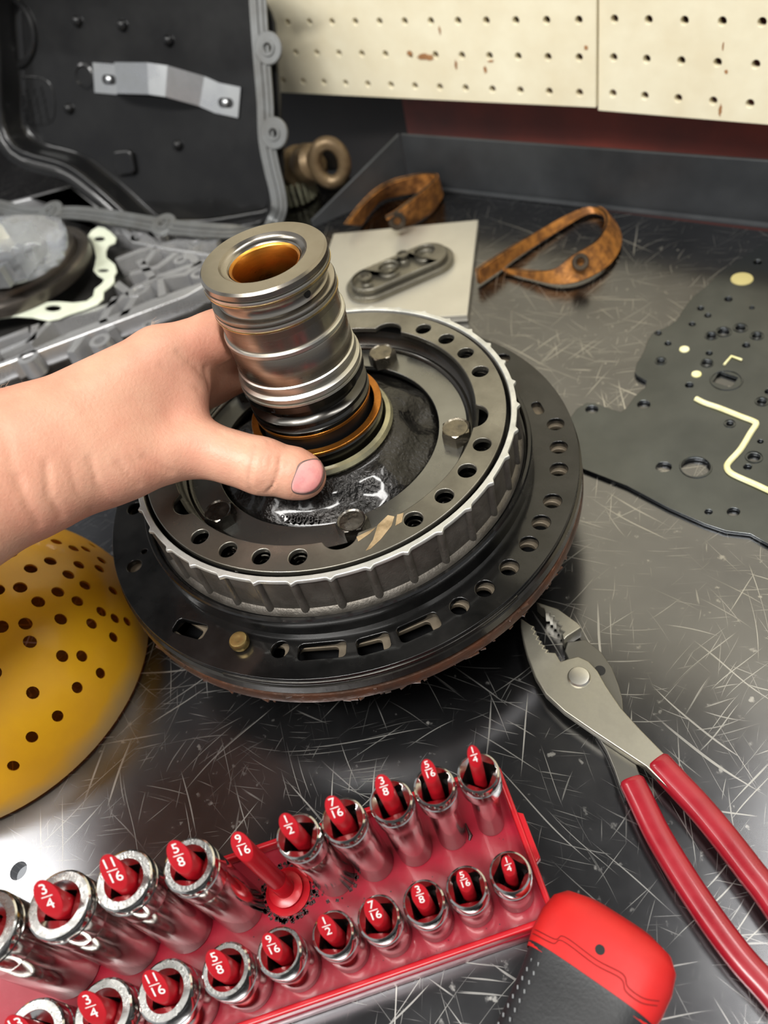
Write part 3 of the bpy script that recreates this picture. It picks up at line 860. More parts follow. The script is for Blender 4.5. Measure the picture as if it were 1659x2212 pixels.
# ================================================================ yellow perforated bowl
from mathutils.geometry import delaunay_2d_cdt
MAT['yellow'] = mk('amber_bowl', (246, 192, 36), (230, 172, 34), scale=16, rough=.3, rough2=.42, coat=.25, bump=.05, bscale=120, metal=0)
nt = MAT['yellow'].node_tree
N = nt.nodes; bs = N['Principled BSDF']; old = bs.inputs['Base Color'].links[0].from_socket
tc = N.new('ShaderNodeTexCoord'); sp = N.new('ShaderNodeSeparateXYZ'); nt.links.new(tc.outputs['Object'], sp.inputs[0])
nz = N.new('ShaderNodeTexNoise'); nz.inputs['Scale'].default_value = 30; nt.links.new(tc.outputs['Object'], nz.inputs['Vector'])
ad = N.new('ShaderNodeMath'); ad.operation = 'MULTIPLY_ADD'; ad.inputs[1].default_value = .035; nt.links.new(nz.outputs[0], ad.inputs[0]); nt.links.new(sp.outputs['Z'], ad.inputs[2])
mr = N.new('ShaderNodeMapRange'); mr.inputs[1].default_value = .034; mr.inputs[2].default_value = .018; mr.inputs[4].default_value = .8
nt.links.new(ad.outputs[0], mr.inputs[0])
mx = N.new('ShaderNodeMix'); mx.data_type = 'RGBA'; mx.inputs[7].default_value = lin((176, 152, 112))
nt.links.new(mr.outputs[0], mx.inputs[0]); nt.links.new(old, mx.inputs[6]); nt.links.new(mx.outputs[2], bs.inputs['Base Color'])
tl_ = N.new('ShaderNodeBsdfTranslucent'); nt.links.new(mx.outputs[2], tl_.inputs[0])
ms_ = N.new('ShaderNodeMixShader'); ms_.inputs[0].default_value = .3
nt.links.new(bs.outputs[0], ms_.inputs[1]); nt.links.new(tl_.outputs[0], ms_.inputs[2]); nt.links.new(ms_.outputs[0], N['Material Output'].inputs[0])
BC = np.array([-36.5, .9]); BR = 8.9; BH = 8.6


def bz(r): return .08 + BH * math.sqrt(max(0, 1 - (r / BR) ** 2)) ** 1.0


def onbowl(px, py):
    rr = ray(px, py)
    for t in np.linspace(.004, .03, 4000):
        p = EYE + rr * t; r = math.hypot(p[0] - BC[0], p[1] - BC[1])
        if r < BR and p[2] <= bz(r): return p[:2] - BC
    return None


def unw(p):      # horizontal offset -> flat developed disc
    r = math.hypot(*p); a = math.atan2(p[1], p[0]); q = math.asin(min(1, r / BR)) / (math.pi / 2)
    return np.array([math.cos(a), math.sin(a)]) * q * 13.6


hp_ = [(220, 230), (380, 280), (495, 325), (575, 330), (620, 305), (340, 410), (210, 460), (530, 435), (460, 500), (680, 405), (665, 460), (140, 585), (390, 615), (260, 680), (570, 570), (660, 615), (755, 605), (520, 675), (175, 825), (410, 795), (680, 745), (615, 825), (770, 790), (850, 810), (15, 845), (760, 915), (205, 945), (420, 1040), (550, 1040), (675, 1155), (225, 1285), (520, 1250), (390, 1440), (220, 1580), (95, 1770), (450, 200), (540, 180), (75, 360), (-10, 600), (-30, 1150)]
hc = []
for x, y in hp_:
    q = onbowl(x * .3256, 1080 + y * .3256)
    if q is not None:
        q = unw(q)
        if all(np.linalg.norm(q - h) > .85 for h in hc) and np.linalg.norm(q) < 12.4: hc.append(q)
for k in range(26):
    a = 100 + k * 37.3; r = 3 + (k * 1.7) % 8.6; q = np.array(pol(r, a))
    if q[0] < -1 and all(np.linalg.norm(q - h) > 1.2 for h in hc): hc.append(q)
pts = []; edges = []
n = 96
for k in range(n): pts.append(pol(13.6, 360 * k / n)); edges.append((k, (k + 1) % n))
for h in hc:
    n0 = len(pts)
    for k in range(14): pts.append(tuple(h + .33 * np.array(pol(1, 360 * k / 14)))); edges.append((n0 + k, n0 + (k + 1) % 14))
for i in range(1, 20):
    r = 13.6 * i / 20; m_ = max(6, int(2 * math.pi * r / .7))
    for k in range(m_):
        q = np.array(pol(r, 360 * (k + .5 * (i % 2)) / m_))
        if all(np.linalg.norm(q - h) > .45 for h in hc): pts.append(tuple(q))
rv, re, rf, *_ = delaunay_2d_cdt([Vector(p) for p in pts], edges, [], 0, 1e-5)
fs = []
for f in rf:
    c = sum((np.array(rv[i]) for i in f), np.zeros(2)) / len(f)
    if all(np.linalg.norm(c - h) > .325 for h in hc): fs.append(tuple(f))
vv = []; nn = []
for p in rv:
    q = math.hypot(p[0], p[1]) / 13.6 * math.pi / 2; a = math.atan2(p[1], p[0]); r = BR * math.sin(q)
    vv.append(np.array((r * math.cos(a), r * math.sin(a), .1 + BH * math.cos(q))))
    n_ = np.array((math.cos(a) * math.sin(q) / BR, math.sin(a) * math.sin(q) / BR, math.cos(q) / BH)); nn.append(n_ / np.linalg.norm(n_))
nb = len(vv)
ed = {}
for f in fs:
    for k in range(len(f)):
        e_ = (f[k], f[(k + 1) % len(f)]); ed[e_] = ed.get(e_, 0) + 1
rim_e = [e_ for e_ in ed if (e_[1], e_[0]) not in ed]
f0 = fs[0]
c0 = np.cross(vv[f0[1]] - vv[f0[0]], vv[f0[2]] - vv[f0[0]])
if c0 @ nn[f0[0]] < 0: fs = [f[::-1] for f in fs]; rim_e = [(b_, a_) for a_, b_ in rim_e]
V2 = vv + [v_ - n_ * .13 for v_, n_ in zip(vv, nn)]
F2 = [tuple(f) for f in fs] + [tuple(i + nb for i in f[::-1]) for f in fs] + [(b_, a_, a_ + nb, b_ + nb) for a_, b_ in rim_e]
bowl = mesh('perforated_bowl', V2, F2, MAT['yellow'], None, True, 180, fix=False)
bowl.data.normals_split_custom_set_from_vertices([tuple(n_) for n_ in nn] + [tuple(-n_) for n_ in nn])
bowl.location = Vector((BC[0], BC[1], 0.05)) * S
tag(bowl, 'amber yellow perforated dome with round holes lying upside down under the forearm', 'bowl')
# ================================================================ things at the back of the bench
MAT['pale'] = mk('satin_pale_steel', (204, 200, 186), (190, 185, 171), scale=12, metal=.6, rough=.34, rough2=.45)
MAT['paleedge'] = MAT['pale']
pq = [np.array(p) for p in ((-46.0, 45.0), (-34.4, 50.5), (-28.3, 38.7), (-39.9, 33.2))]
pc = sum(pq) / 4
sq_ = thing('steel_tile', 'square pale satin steel plate lying flat on the bench', 'plate', (*pc, 0))
plate('slab', [[tuple(p - pc) for p in pq]], .02, .6, MAT['pale'], sq_, .05)
A0 = P(797, 603, 1.5); A1 = P(925, 548, 1.5); d = (A1 - A0)[:2]; L = np.linalg.norm(d); rot = math.atan2(d[1], d[0]); cc = (A0 + A1)[:2] / 2
cov = thing('oblong_cover', 'oblong grey metal cover with four holes on the pale steel plate', 'cover', (*cc, .62))
MAT['cover'] = mk('oily_grey_cover', (128, 124, 112), (104, 100, 90), scale=30, metal=.8, rough=.25, rough2=.4, coat=.3)
rel = lambda p: tuple((P(*p, 1.5)[:2] - cc))
hs = [circ2(rel((838, 576)), .75, 20), circ2(rel((917, 542)), .8, 20), circ2(rel((790, 602)), .36, 16), circ2(rel((870, 552)), .36, 16)]
plate('top_face', [rrect((0, 0), L + 3.0, 3.3, 1.64, rot, 10)] + hs, .5, .95, MAT['cover'], cov, .12, bres=3)
plate('foot_flange', [rrect((0, 0), L + 3.9, 4.2, 2.09, rot, 10)] + [circ2(rel((838, 576)), .7, 20), circ2(rel((917, 542)), .75, 20)], 0, .5, MAT['cover'], cov, .1, bres=2)
for px in ((790, 602), (870, 552)):
    c = rel(px); b = B(); b.lathe([(.5, .9), (.5, 1.08), (.36, 1.1), (.33, .8)], 20, c); b.obj('hole_boss', MAT['cover'], cov)

# separator plate
MAT['sep'] = mk('dark_coated_steel', (96, 99, 100), (84, 87, 88), scale=25, metal=.95, rough=.16, rough2=.24)
MAT['cream'] = mk('cream_sealant', (232, 222, 150), (244, 238, 196), scale=60, rough=.4)
MAT['olive'] = mk('olive_sealant', (176, 164, 110), rough=.45)
MAT['oilydark'] = mk('dark_oil_film', (46, 38, 28), (60, 48, 34), scale=30, metal=.6, rough=.15)
so = P(1500, 900, .2); sep = thing('separator_plate', 'dark valve body separator plate with many holes and a cream sealing bead', 'plate', (so[0], so[1], 0))
cS = lambda x, y, z=.25: tuple((P(1200 + x * .3074, 520 + y * .3074, z) - so)[:2])
out = [(30, 1400), (60, 1300), (110, 1235), (150, 1180), (220, 1138), (290, 1143), (380, 1180), (460, 1203), (500, 1172), (560, 1090), (628, 1030), (640, 985), (575, 950), (556, 925), (572, 860), (620, 780), (650, 695), (690, 640), (770, 612), (850, 560), (900, 480), (960, 400), (1060, 320), (1200, 190), (1290, 130), (1410, 55), (1520, -10), (1800, 60), (2100, 700), (2250, 1500), (2150, 2350), (1700, 2250), (1493, 2130), (1370, 2060), (1200, 2040), (1050, 1990), (800, 1880), (500, 1722), (185, 1600), (80, 1530)]
hl_ = [(255, 1185, 45), (620, 1150, 46), (760, 1590, 56), (985, 1590, 104), (1075, 1905, 28), (1250, 1905, 46), (1395, 1520, 45), (1350, 1590, 30), (960, 585, 24), (1215, 410, 28), (1020, 475, 24), (1070, 525, 24), (1380, 470, 18), (1080, 790, 24), (1065, 860, 38), (740, 845, 28), (790, 722, 24), (722, 650, 24), (1095, 668, 34), (1180, 640, 42), (1300, 612, 36), (1415, 668, 34), (1340, 735, 28), (1450, 1130, 34), (1440, 1410, 22), (940, 1015, 30), (1225, 1285, 26), (1500, 1060, 30), (1420, 150, 30), (1600, 900, 40), (1700, 1300, 50), (1620, 1950, 50)]
loops = [[cS(*p) for p in out]]
for x, y, r in hl_:
    loops.append([cS(x + r * math.cos(a), y + r * .62 * math.sin(a)) for a in [2 * math.pi * k / 16 for k in range(16)]])
loops.append([cS(*p) for p in ((1150, 915), (1285, 960), (1235, 1030), (1105, 990))])
plate('sheet', loops, .03, .25, MAT['sep'], sep, .03)
bead = catmull([(985, 1110), (1050, 1142), (1150, 1176), (1300, 1235), (1395, 1272), (1408, 1292), (1370, 1350), (1300, 1465), (1218, 1556), (1205, 1592), (1222, 1625), (1270, 1655), (1400, 1712), (1493, 1755), (1700, 1850)], 5, False)
b = B(); b.tube([(*cS(x, y, .3), .3) for x, y in bead], .17, 8); b.obj('sealing_bead', MAT['cream'], sep)
b = B(); b.tube([(*cS(x, y, .3), .3) for x, y in ((1185, 870), (1235, 812), (1310, 838))], .08, 6); b.obj('sealing_bead', MAT['cream'], sep)
for x, y, r, mm in ((1310, 270, 82, 'olive'), (905, 765, 36, 'cream'), (990, 940, 36, 'cream')):
    c = np.array(cS(x, y)); rr = np.linalg.norm(np.array(cS(x + r, y)) - c)
    b = B(); b.lathe([(rr, .25), (rr * .95, .32), (rr * .5, .35)], 20, tuple(c), cap1=True); b.obj('sealant_dot', MAT[mm], sep)
for x, y, r in ((1200, 980, 120), (1180, 640, 62), (1300, 612, 56), (1415, 668, 52), (1095, 668, 50), (1395, 1520, 66), (1450, 1130, 52), (985, 1590, 118), (1225, 1285, 44), (1065, 860, 50), (740, 845, 44)):
    c = np.array(cS(x, y)); rr = np.linalg.norm(np.array(cS(x + r, y)) - c)
    b = B(); b.lathe([(rr, .25), (rr * .97, .3), (rr * .9, .3), (rr * .87, .25)], 24, tuple(c)); b.obj('embossed_ring', MAT['sep'], sep)

# bands
MAT['lining'] = mk('copper_brown_lining', (176, 116, 52), (112, 70, 30), scale=120, rough=.45, rough2=.6, metal=.3, bump=.4, bscale=500, bdist=.0008, lo=.4, hi=.6)
MAT['bandsteel'] = mk('dark_band_steel', (46, 40, 34), (70, 60, 48), scale=40, metal=.8, rough=.3, rough2=.45)


def band(name, label, lowp, upp, zu, lug=None):
    lo3 = [P(x, y, .2) for x, y in lowp]; up3 = [P(x, y, z) for (x, y), z in zip(upp, zu)]
    lo3 = [np.array(p) for p in catmull(lo3, 6, False)]; up3 = [np.array(p) for p in catmull(up3, 6, False)]
    c = sum(lo3) / len(lo3); c[2] = 0
    root = thing(name, label, 'band', c, 'transmission bands at the back of the bench')
    k = len(lo3); side = []
    cen = sum((a + b_) / 2 for a, b_ in zip(lo3, up3)) / k
    for i in range(k):
        t = lo3[min(i + 1, k - 1)] - lo3[max(i - 1, 0)]; nr = np.cross(t, up3[i] - lo3[i]); nr /= np.linalg.norm(nr) + 1e-9
        side.append(nr)
    if sum(np.dot(s_, (a - cen)) for s_, a in zip(side, lo3)) < 0: side = [-s_ for s_ in side]

    def ribbon(off0, off1, ins, nm, m):
        b = B(); L = []
        for a, u, s_ in zip(lo3, up3, side):
            a = a - c; u = u - c; e = (u - a) * ins
            L.append([tuple(a + e + s_ * off0), tuple(u - e + s_ * off0), tuple(u - e + s_ * off1), tuple(a + e + s_ * off1)])
        b.loft(L, cap0=True, cap1=True); return b.obj(nm, m, root, ang=40)
    ribbon(0, .16, 0, 'strap', MAT['bandsteel'])
    ribbon(.16, .26, .03, 'lining', MAT['lining'])
    ribbon(-.1, 0, .03, 'lining', MAT['lining'])
    if lug is not None:
        q = P(*lug[0], lug[1]) - c
        vd = EYE - (q + c); vd /= np.linalg.norm(vd)
        x = np.cross(vd, (0, 0, 1)); x /= np.linalg.norm(x); y = np.cross(x, vd) * -1
        plate('lug', [circ2((0, 0), lug[2], 20), circ2((0, 0), lug[2] * .4, 14)], 0, .5, MAT['bandsteel'], root, .08, frame=(q, x, y, vd))
    return root


band('transmission_band', 'copper lined transmission band looped open behind the pale steel plate right side',
     [(1036, 614), (1082, 583), (1122, 553), (1217, 493), (1277, 462), (1316, 474), (1338, 519), (1319, 567), (1265, 604), (1209, 614), (1150, 600), (1090, 586)],
     [(1032, 582), (1070, 556), (1112, 530), (1205, 474), (1268, 448), (1300, 456), (1308, 482), (1286, 520), (1234, 552), (1197, 580), (1145, 584), (1088, 578)],
     [1.5, 1.5, 1.2, .8, .6, .8, 1.8, 2.0, 1.8, 1.2, .8, .4], ((1254, 566), 1.6, .62))
band('transmission_band', 'copper lined transmission band standing against the dark side edge near the corner',
     [(780, 488), (800, 458), (826, 432), (864, 422), (910, 415), (940, 416), (952, 426), (926, 458), (896, 478), (874, 486)],
     [(748, 484), (778, 446), (814, 412), (850, 392), (902, 378), (932, 376), (938, 386), (886, 430), (852, 456), (832, 468)],
     [2.0, 2.2, 2.4, 2.2, 2.0, 2.0, 2.4, 2.8, 2.8, 2.8], ((858, 478), 1.9, .75))

# yoke behind the side edge
MAT['yoke'] = mk('dirty_bronze_casting', (132, 112, 84), (84, 68, 48), scale=40, metal=.6, rough=.35, rough2=.55, bump=.3, bscale=200, bdist=.0015)
MAT['stub'] = mk('pale_green_grimy_stub', (158, 158, 132), (110, 108, 88), scale=60, metal=.4, rough=.5, bump=.4, bscale=250, bdist=.002)
YY = 50.0
y0 = PY(664, 440, YY); yk = thing('drive_yoke', 'grimy bronze coloured yoke with a round eye behind the black pan', 'yoke', (y0[0], YY, 0))
yo = np.array([y0[0], YY, 0])
q = lambda x, y, dy=0: PY(x, y, YY + dy) - yo


def lathe_axis(prof, a, d, n=40):
    d = Vector(d).normalized(); x = d.cross(Vector((0, 0, 1))).normalized(); y = d.cross(x); a = Vector(a)
    b = B(); b.loft([[tuple(a + d * h + (x * math.cos(t) + y * math.sin(t)) * r) for t in [2 * math.pi * k / n for k in range(n)]] for r, h in prof], cap0=True, cap1=True)
    return b


ya, yb2 = q(622, 384, 1) + np.array([0, 0, .6]), q(706, 348) + np.array([0, 0, .3])
dd = yb2 - ya
lathe_axis([(1.7, .1), (1.7, .3), (1.9, .5), (1.95, 1.2), (1.7, 1.5), (1.7, 1.7), (1.95, 1.9), (1.95, 2.7), (1.6, 3.0), (1.5, 3.3), (1.8, 4.2), (1.6, 5.2), (1.1, 5.6)], ya, dd).obj('body', MAT['yoke'], yk)
ec = q(712, 352, .3)
b = B(); pts = []
ed = Vector((.5, -.75, .1)).normalized(); ex = ed.cross(Vector((0, 0, 1))).normalized(); ey = ex.cross(ed)
for k in range(36):
    a = 2 * math.pi * k / 36; pts.append(tuple(Vector(ec) + (ex * math.cos(a) * 1.35 + ey * math.sin(a) * 1.7)))
b.tube(pts, .62, 12, closed=True); b.obj('eye', MAT['yoke'], yk)
lathe_axis([(.9, -2), (.9, -1.2), (1.2, -1.2)], Vector(ec) - ed * .3, ed).obj('eye_socket', MAT['black'], yk)
s0 = q(655, 470, 0); s0[2] = 0.02
lathe_axis([(2.3, 0), (2.3, .5), (1.9, .6), (1.9, 1.2), (2.3, 1.3), (2.3, 2.0), (1.7, 2.2), (1.7, 3.0), (2.1, 3.1), (2.1, 3.7), (1.4, 4.0)], s0, (0, 0, 1)).obj('splined_stub', MAT['stub'], yk)
b = B()
for k in range(22):
    a = 2 * math.pi * k / 22; b.box((s0[0] + 1.95 * math.cos(a), s0[1] + 1.95 * math.sin(a), 1.3), (.3, .28, 2.0), a)
b.obj('spline_teeth', MAT['stub'], yk)

# ================================================================ black pan leaning at the back left, with its gasket
MAT['pan'] = mk('gloss_black_pan', (18, 18, 19), (24, 24, 24), scale=20, rough=.3, rough2=.38, metal=0, spec=.2, coat=.35, coat_rough=.05)
MAT['zinc'] = mk('zinc_bracket', (196, 198, 200), (172, 174, 174), scale=30, metal=.9, rough=.25, rough2=.35)
MAT['gasketgrey'] = mk('grey_gasket', (118, 120, 120), (98, 98, 96), scale=40, metal=.4, rough=.35, rough2=.5)
K = P(604, 468, 1.4); K2 = P(300, 490, 1.4)
pu = (K2 - K); pu[2] = 0; pu /= np.linalg.norm(pu)          # towards the left end of the pan
pn = np.array([-pu[1], pu[0], 0])
if np.dot(pn, EYE - K) < 0: pn = -pn                         # faces the camera
best = None
for ph in np.linspace(-10, 60, 141):
    v = math.cos(R_(ph)) * np.array([0, 0, 1.]) - math.sin(R_(ph)) * pn
    p = K + v * 22; c = RW.T @ (p - EYE); x = CX + FOC * c[0] / c[2]; y = CY + FOC * c[1] / c[2]
    # pixel of the edge extrapolated at that height
    tx = 604 + (548 - 604) * (470 - y) / 470
    if best is None or abs(x - tx) < best[0]: best = (abs(x - tx), ph, v)
pv = best[2]; pw = np.cross(pu, pv)
if np.dot(pw, EYE - K) < 0: pw = -pw
print('PAN lean', best[1], 'K', K, 'u', pu)
pan = thing('oil_pan', 'glossy black transmission oil pan leaning up at the back left', 'pan', (K[0], K[1], 0))
ko = K - np.array([K[0], K[1], 0])
fr = (ko, pu, pv, pw)


def pp(px, py, off=0.0):
    d = PPL(px, py, K + pw * off, pw) - K; return (float(d @ pu), float(d @ pv))


# floor of the pan, set back, with rounded edge; outline in the pan's own plane
fl = [pp(560, 430), pp(548, 455), pp(520, 462), pp(420, 478), pp(335, 478), pp(300, 462), pp(235, 402), pp(165, 345), pp(120, 325), pp(50, 305), pp(18, 265), pp(12, 150), pp(0, 0), pp(0, -30), pp(524, -30), pp(530, 0), pp(546, 200)]
plate('pan_floor', [fl], -2.8, -2.5, MAT['pan'], pan, .1, frame=fr)
# walls rise from the floor towards the camera, outside them runs the flange
cen = np.mean(np.array(fl), 0)


def grow(l, d):
    l = [np.array(p) for p in l]; k = len(l); o = []
    for i in range(k):
        e0 = l[i] - l[i - 1]; e1 = l[(i + 1) % k] - l[i]
        n0 = np.array([e0[1], -e0[0]]) / np.linalg.norm(e0); n1 = np.array([e1[1], -e1[0]]) / np.linalg.norm(e1)
        m_ = n0 + n1; m_ /= np.linalg.norm(m_)
        if np.dot(m_, l[i] - cen) < 0: m_ = -m_
        o.append(tuple(l[i] + m_ * d))
    return o


sm_ = [tuple(p) for p in catmull(fl, 3)]
rings = [(0, -2.6), (.25, -2.5), (.45, -2.2), (.7, -.5), (.8, -.15), (1.0, 0), (1.3, .02), (1.45, -.12), (1.6, .02), (2.4, .02), (2.5, -.1), (2.5, -.3)]
b = B(); LL = []
for d, h in rings:
    LL.append([tuple(np.maximum(ko + pu * x + pv * y + pw * h, (-1e9, -1e9, .04))) for x, y in grow(sm_, d)])
b.loft(LL); b.obj('pan_wall', MAT['pan'], pan, ang=50)


def on(px, py, off): return pp(px, py, off)


# strap bracket
bp = [(225, 175), (290, 180), (330, 172), (380, 178), (430, 205), (480, 218)]
lift = [0, .1, 1.3, 1.5, .9, .1, 0]
path = [(204, 168, 0), (252, 172, 0), (272, 172, 1.5), (350, 175, 2.2), (385, 180, 1.9), (440, 198, .2), (470, 212, 0), (518, 222, 0)]
pts3 = [(*on(x, y, -2.4), h) for x, y, h in path]
LL = []
for i, (x, y, h) in enumerate(pts3):
    a = np.array(pts3[min(i + 1, 7)][:2]) - np.array(pts3[max(i - 1, 0)][:2]); a /= np.linalg.norm(a); s_ = np.array([-a[1], a[0]]) * 1.25
    l = []
    for sx, dz in ((1, 0), (-1, 0), (-1, .18), (1, .18)):
        l.append(tuple(ko + pu * (x + s_[0] * sx) + pv * (y + s_[1] * sx) + pw * (-2.45 + h + dz)))
    LL.append(l)
b = B(); b.loft(LL, cap0=True, cap1=True); br = b.obj('strap_bracket', MAT['zinc'], pan, ang=20)
for px, py in ((235, 172), (487, 222)):
    x, y = on(px, py, -2.2)
    plate('slot', [rrect((x, y), 1.5, .8, .38, R_(8))], -2.26, -2.23, MAT['black'], br, 0, frame=fr)
    b = B(); c = ko + pu * x + pv * y + pw * -2.24
    b2 = lathe_axis([(.28, 0), (.28, .2), (.1, .3)], c, pw, 16); b2.obj('rivet', MAT['zinc'], br)
for px, py in ((168, 46), (365, 88), (150, 235), (385, 314), (265, 55)):
    x, y = on(px, py, -2.5); c = ko + pu * x + pv * y + pw * -2.55
    lathe_axis([(.5, 0), (.45, .35), (.25, .55), (.1, .58)], c, pw, 20).obj('weld_stud', MAT['pan'], pan)
x, y = on(182, 165, -2.5); lathe_axis([(1.1, 0), (1.1, .1), (.9, .16), (.8, .05)], ko + pu * x + pv * y + pw * -2.52, pw, 30).obj('round_mark', MAT['pan'], pan)
x, y = on(272, 352, -2.5); plate('square_boss', [rrect((x, y), 2.3, 2.3, .5, 0)], -2.55, -2.0, MAT['pan'], pan, .25, frame=fr, bres=3)
# ring bead upper left
cx_, cy_ = on(18, 70, -2.5)
b = B(); b.tube([tuple(ko + pu * (cx_ + 2.9 * math.cos(a)) + pv * (cy_ + 2.9 * math.sin(a)) + pw * -2.45) for a in [2 * math.pi * k / 40 for k in range(40)]], .35, 10, closed=True); b.obj('round_bead', MAT['pan'], pan)
# embossed panel of four lines of letters, running up the pan
x0, y0_ = on(72, 215, -2.5)
pl4 = [on(34, 175, -2.5), on(38, 258, -2.5), on(112, 262, -2.5), on(106, 178, -2.5)]
b = B(); b.tube([tuple(ko + pu * x + pv * y + pw * -2.5) for x, y in catmull(pl4, 6)], .09, 6, closed=True); b.obj('embossed_frame', MAT['pan'], pan)
px4 = [(50, 220), (64, 225), (78, 225), (94, 222)]
random.seed(17)
for a, b_ in px4:          # worn rows of raised characters, too blurred to read
    x, y = on(a, b_, -2.5); b = B(); s0_ = -1.5
    while s0_ < 1.4:
        w_ = random.uniform(.12, .3); c = ko + pu * (x + random.uniform(-.06, .06)) + pv * (y + s0_) + pw * -2.46
        hw, hh = random.uniform(.12, .26), w_ / 2
        q8 = [tuple(c + pu * sx * hw + pv * sy * hh + pw * sz) for sz in (-.05, .06) for sx, sy in ((-1, -1), (1, -1), (1, 1), (-1, 1))]
        b.add(q8, [(0, 1, 2, 3), (4, 7, 6, 5), (0, 4, 5, 1), (1, 5, 6, 2), (2, 6, 7, 3), (3, 7, 4, 0)]); s0_ += w_ + random.uniform(.06, .16)
    b.obj('raised_characters', MAT['pan'], pan, smooth=False)

# gasket: flat grey frame with bolt ears, standing in front of the pan
OFF = .35
gp_r = [(556, -120), (560, 20), (572, 150), (578, 240), (578, 300), (592, 370), (603, 420), (604, 462)]
gk = thing('pan_gasket', 'thin grey gasket frame with bolt ears in front of the black pan', 'gasket', (K[0], K[1], 0))
gpt = [(557, -40), (558, 0), (566, 120), (574, 220), (577, 300), (589, 365), (600, 410), (604, 450)]
gfl = [(590, 484, 1.2), (555, 495, 3.2), (500, 502, 4.1), (430, 498, 4.3), (355, 490, 4.4), (250, 472, 4.4), (170, 462, 4.5), (110, 462, 4.6), (60, 462, 4.6), (0, 448, 4.8), (-80, 430, 4.9)]
ko2 = np.array([K[0], K[1], 0])
Q = [np.array(PPL(x, y, K + pw * .7, pw)) - ko2 for x, y in gpt] + [P(x, y, z) - ko2 for x, y, z in gfl]
nG = [pw] * 8 + [np.array(w_) for w_ in [pw * .8 + np.array([0, 0, .5]), pw * .5 + np.array([0, 0, .8])] + [np.array([0, 0, 1.]) + pw * .35] * 9]
nG = [np.array(n_) for n_ in catmull(nG, 6, False)]
Q = [np.array(p) for p in catmull(Q, 6, False)]
b = B(); LL = []
for i, p in enumerate(Q):
    t = Q[min(i + 1, len(Q) - 1)] - Q[max(i - 1, 0)]; t /= np.linalg.norm(t); w_ = nG[i] / np.linalg.norm(nG[i]); s_ = np.cross(w_, t); s_ /= np.linalg.norm(s_)
    LL.append([tuple(p + s_ * a + w_ * z) for a, z in ((-.75, 0), (-.75, .2), (-.35, .2), (-.3, .34), (-.05, .34), (0, .2), (.2, .2), (.25, .34), (.45, .34), (.5, .2), (.75, .2), (.75, 0))])
b.loft(LL, cap0=True, cap1=True); b.obj('frame', MAT['gasketgrey'], gk, ang=30)
wz = np.array([0, 0, 1.]) + pw * .35; wz /= np.linalg.norm(wz); uz = np.cross(wz, pu); uz /= np.linalg.norm(uz)
for c, r, fu, fv, fw in ((np.array(PPL(582, 105, K + pw * .7, pw)) - ko2, 1.25, pu, pv, pw), (np.array(PPL(594, 288, K + pw * .7, pw)) - ko2, 1.3, pu, pv, pw), (P(356, 489, 4.4) - ko2, 1.2, pu, uz, wz), (P(113, 461, 4.6) - ko2, 1.3, pu, uz, wz)):
    plate('bolt_ear', [circ2((0, 0), r, 28), circ2((0, 0), .36, 16)], -.02, .36, MAT['gasketgrey'], gk, .08, frame=(c, fu, fv, fw))
    plate('ear_bush', [circ2((0, 0), .62, 24), circ2((0, 0), .38, 16)], 0, .12, MAT['gasketgrey'], gk, .03, frame=(np.array(c) + fw * .36, fu, fv, fw))
# ================================================================ valve body casting, left
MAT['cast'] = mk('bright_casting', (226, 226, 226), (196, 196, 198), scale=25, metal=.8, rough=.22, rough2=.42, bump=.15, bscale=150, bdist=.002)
MAT['castfloor_shade'] = mk('casting_floor_shaded', (46, 44, 43), (84, 82, 80), scale=20, metal=.7, rough=.35, rough2=.5)  # floor of the same casting, channel shadows painted in as a dark tone
MAT['mint'] = mk('pale_mint_gasket', (218, 222, 204), (200, 206, 186), scale=40, rough=.5)
vb0 = P(200, 640, 0); vb = thing('valve_body', 'silvery cast aluminium valve body with open channels behind the forearm', 'valve body', (vb0[0], vb0[1], 0))
vo = np.array([vb0[0], vb0[1], 0]); ZV = 3.6
vP = lambda x, y, z=ZV: tuple((P(x, y, z) - vo)[:2])
outl = [(-160, 860), (0, 790), (200, 715), (400, 640), (470, 600), (495, 565), (460, 548), (380, 535), (300, 515), (250, 475), (150, 400), (60, 425), (-120, 470)]
plate('base', [[vP(*p) for p in outl]], .03, 2.2, MAT['castfloor_shade'], vb, .1)
ins = []
cen2 = np.mean(np.array([vP(*p) for p in outl]), 0)
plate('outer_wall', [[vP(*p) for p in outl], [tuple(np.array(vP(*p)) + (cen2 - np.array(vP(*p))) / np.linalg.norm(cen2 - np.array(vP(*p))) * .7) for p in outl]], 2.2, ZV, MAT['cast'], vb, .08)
walls = [[(20, 780), (150, 722), (330, 650), (440, 612)], [(60, 740), (110, 690), (230, 660), (330, 600), (420, 570)], [(0, 760), (70, 730), (75, 700)], [(260, 690), (290, 640), (250, 610)], [(350, 640), (345, 600), (400, 590), (440, 560)],
         [(250, 560), (300, 540), (380, 520), (470, 520)], [(250, 500), (300, 500), (340, 530), (310, 570)], [(330, 480), (380, 500), (440, 500)], [(190, 445), (230, 475), (280, 505)],
         [(250, 640), (220, 690), (240, 710)], [(300, 560), (330, 600)], [(400, 540), (430, 570)], [(280, 590), (340, 575), (380, 545)], [(150, 760), (180, 720)], [(-60, 800), (-20, 740), (60, 710)], [(260, 460), (280, 490)]]
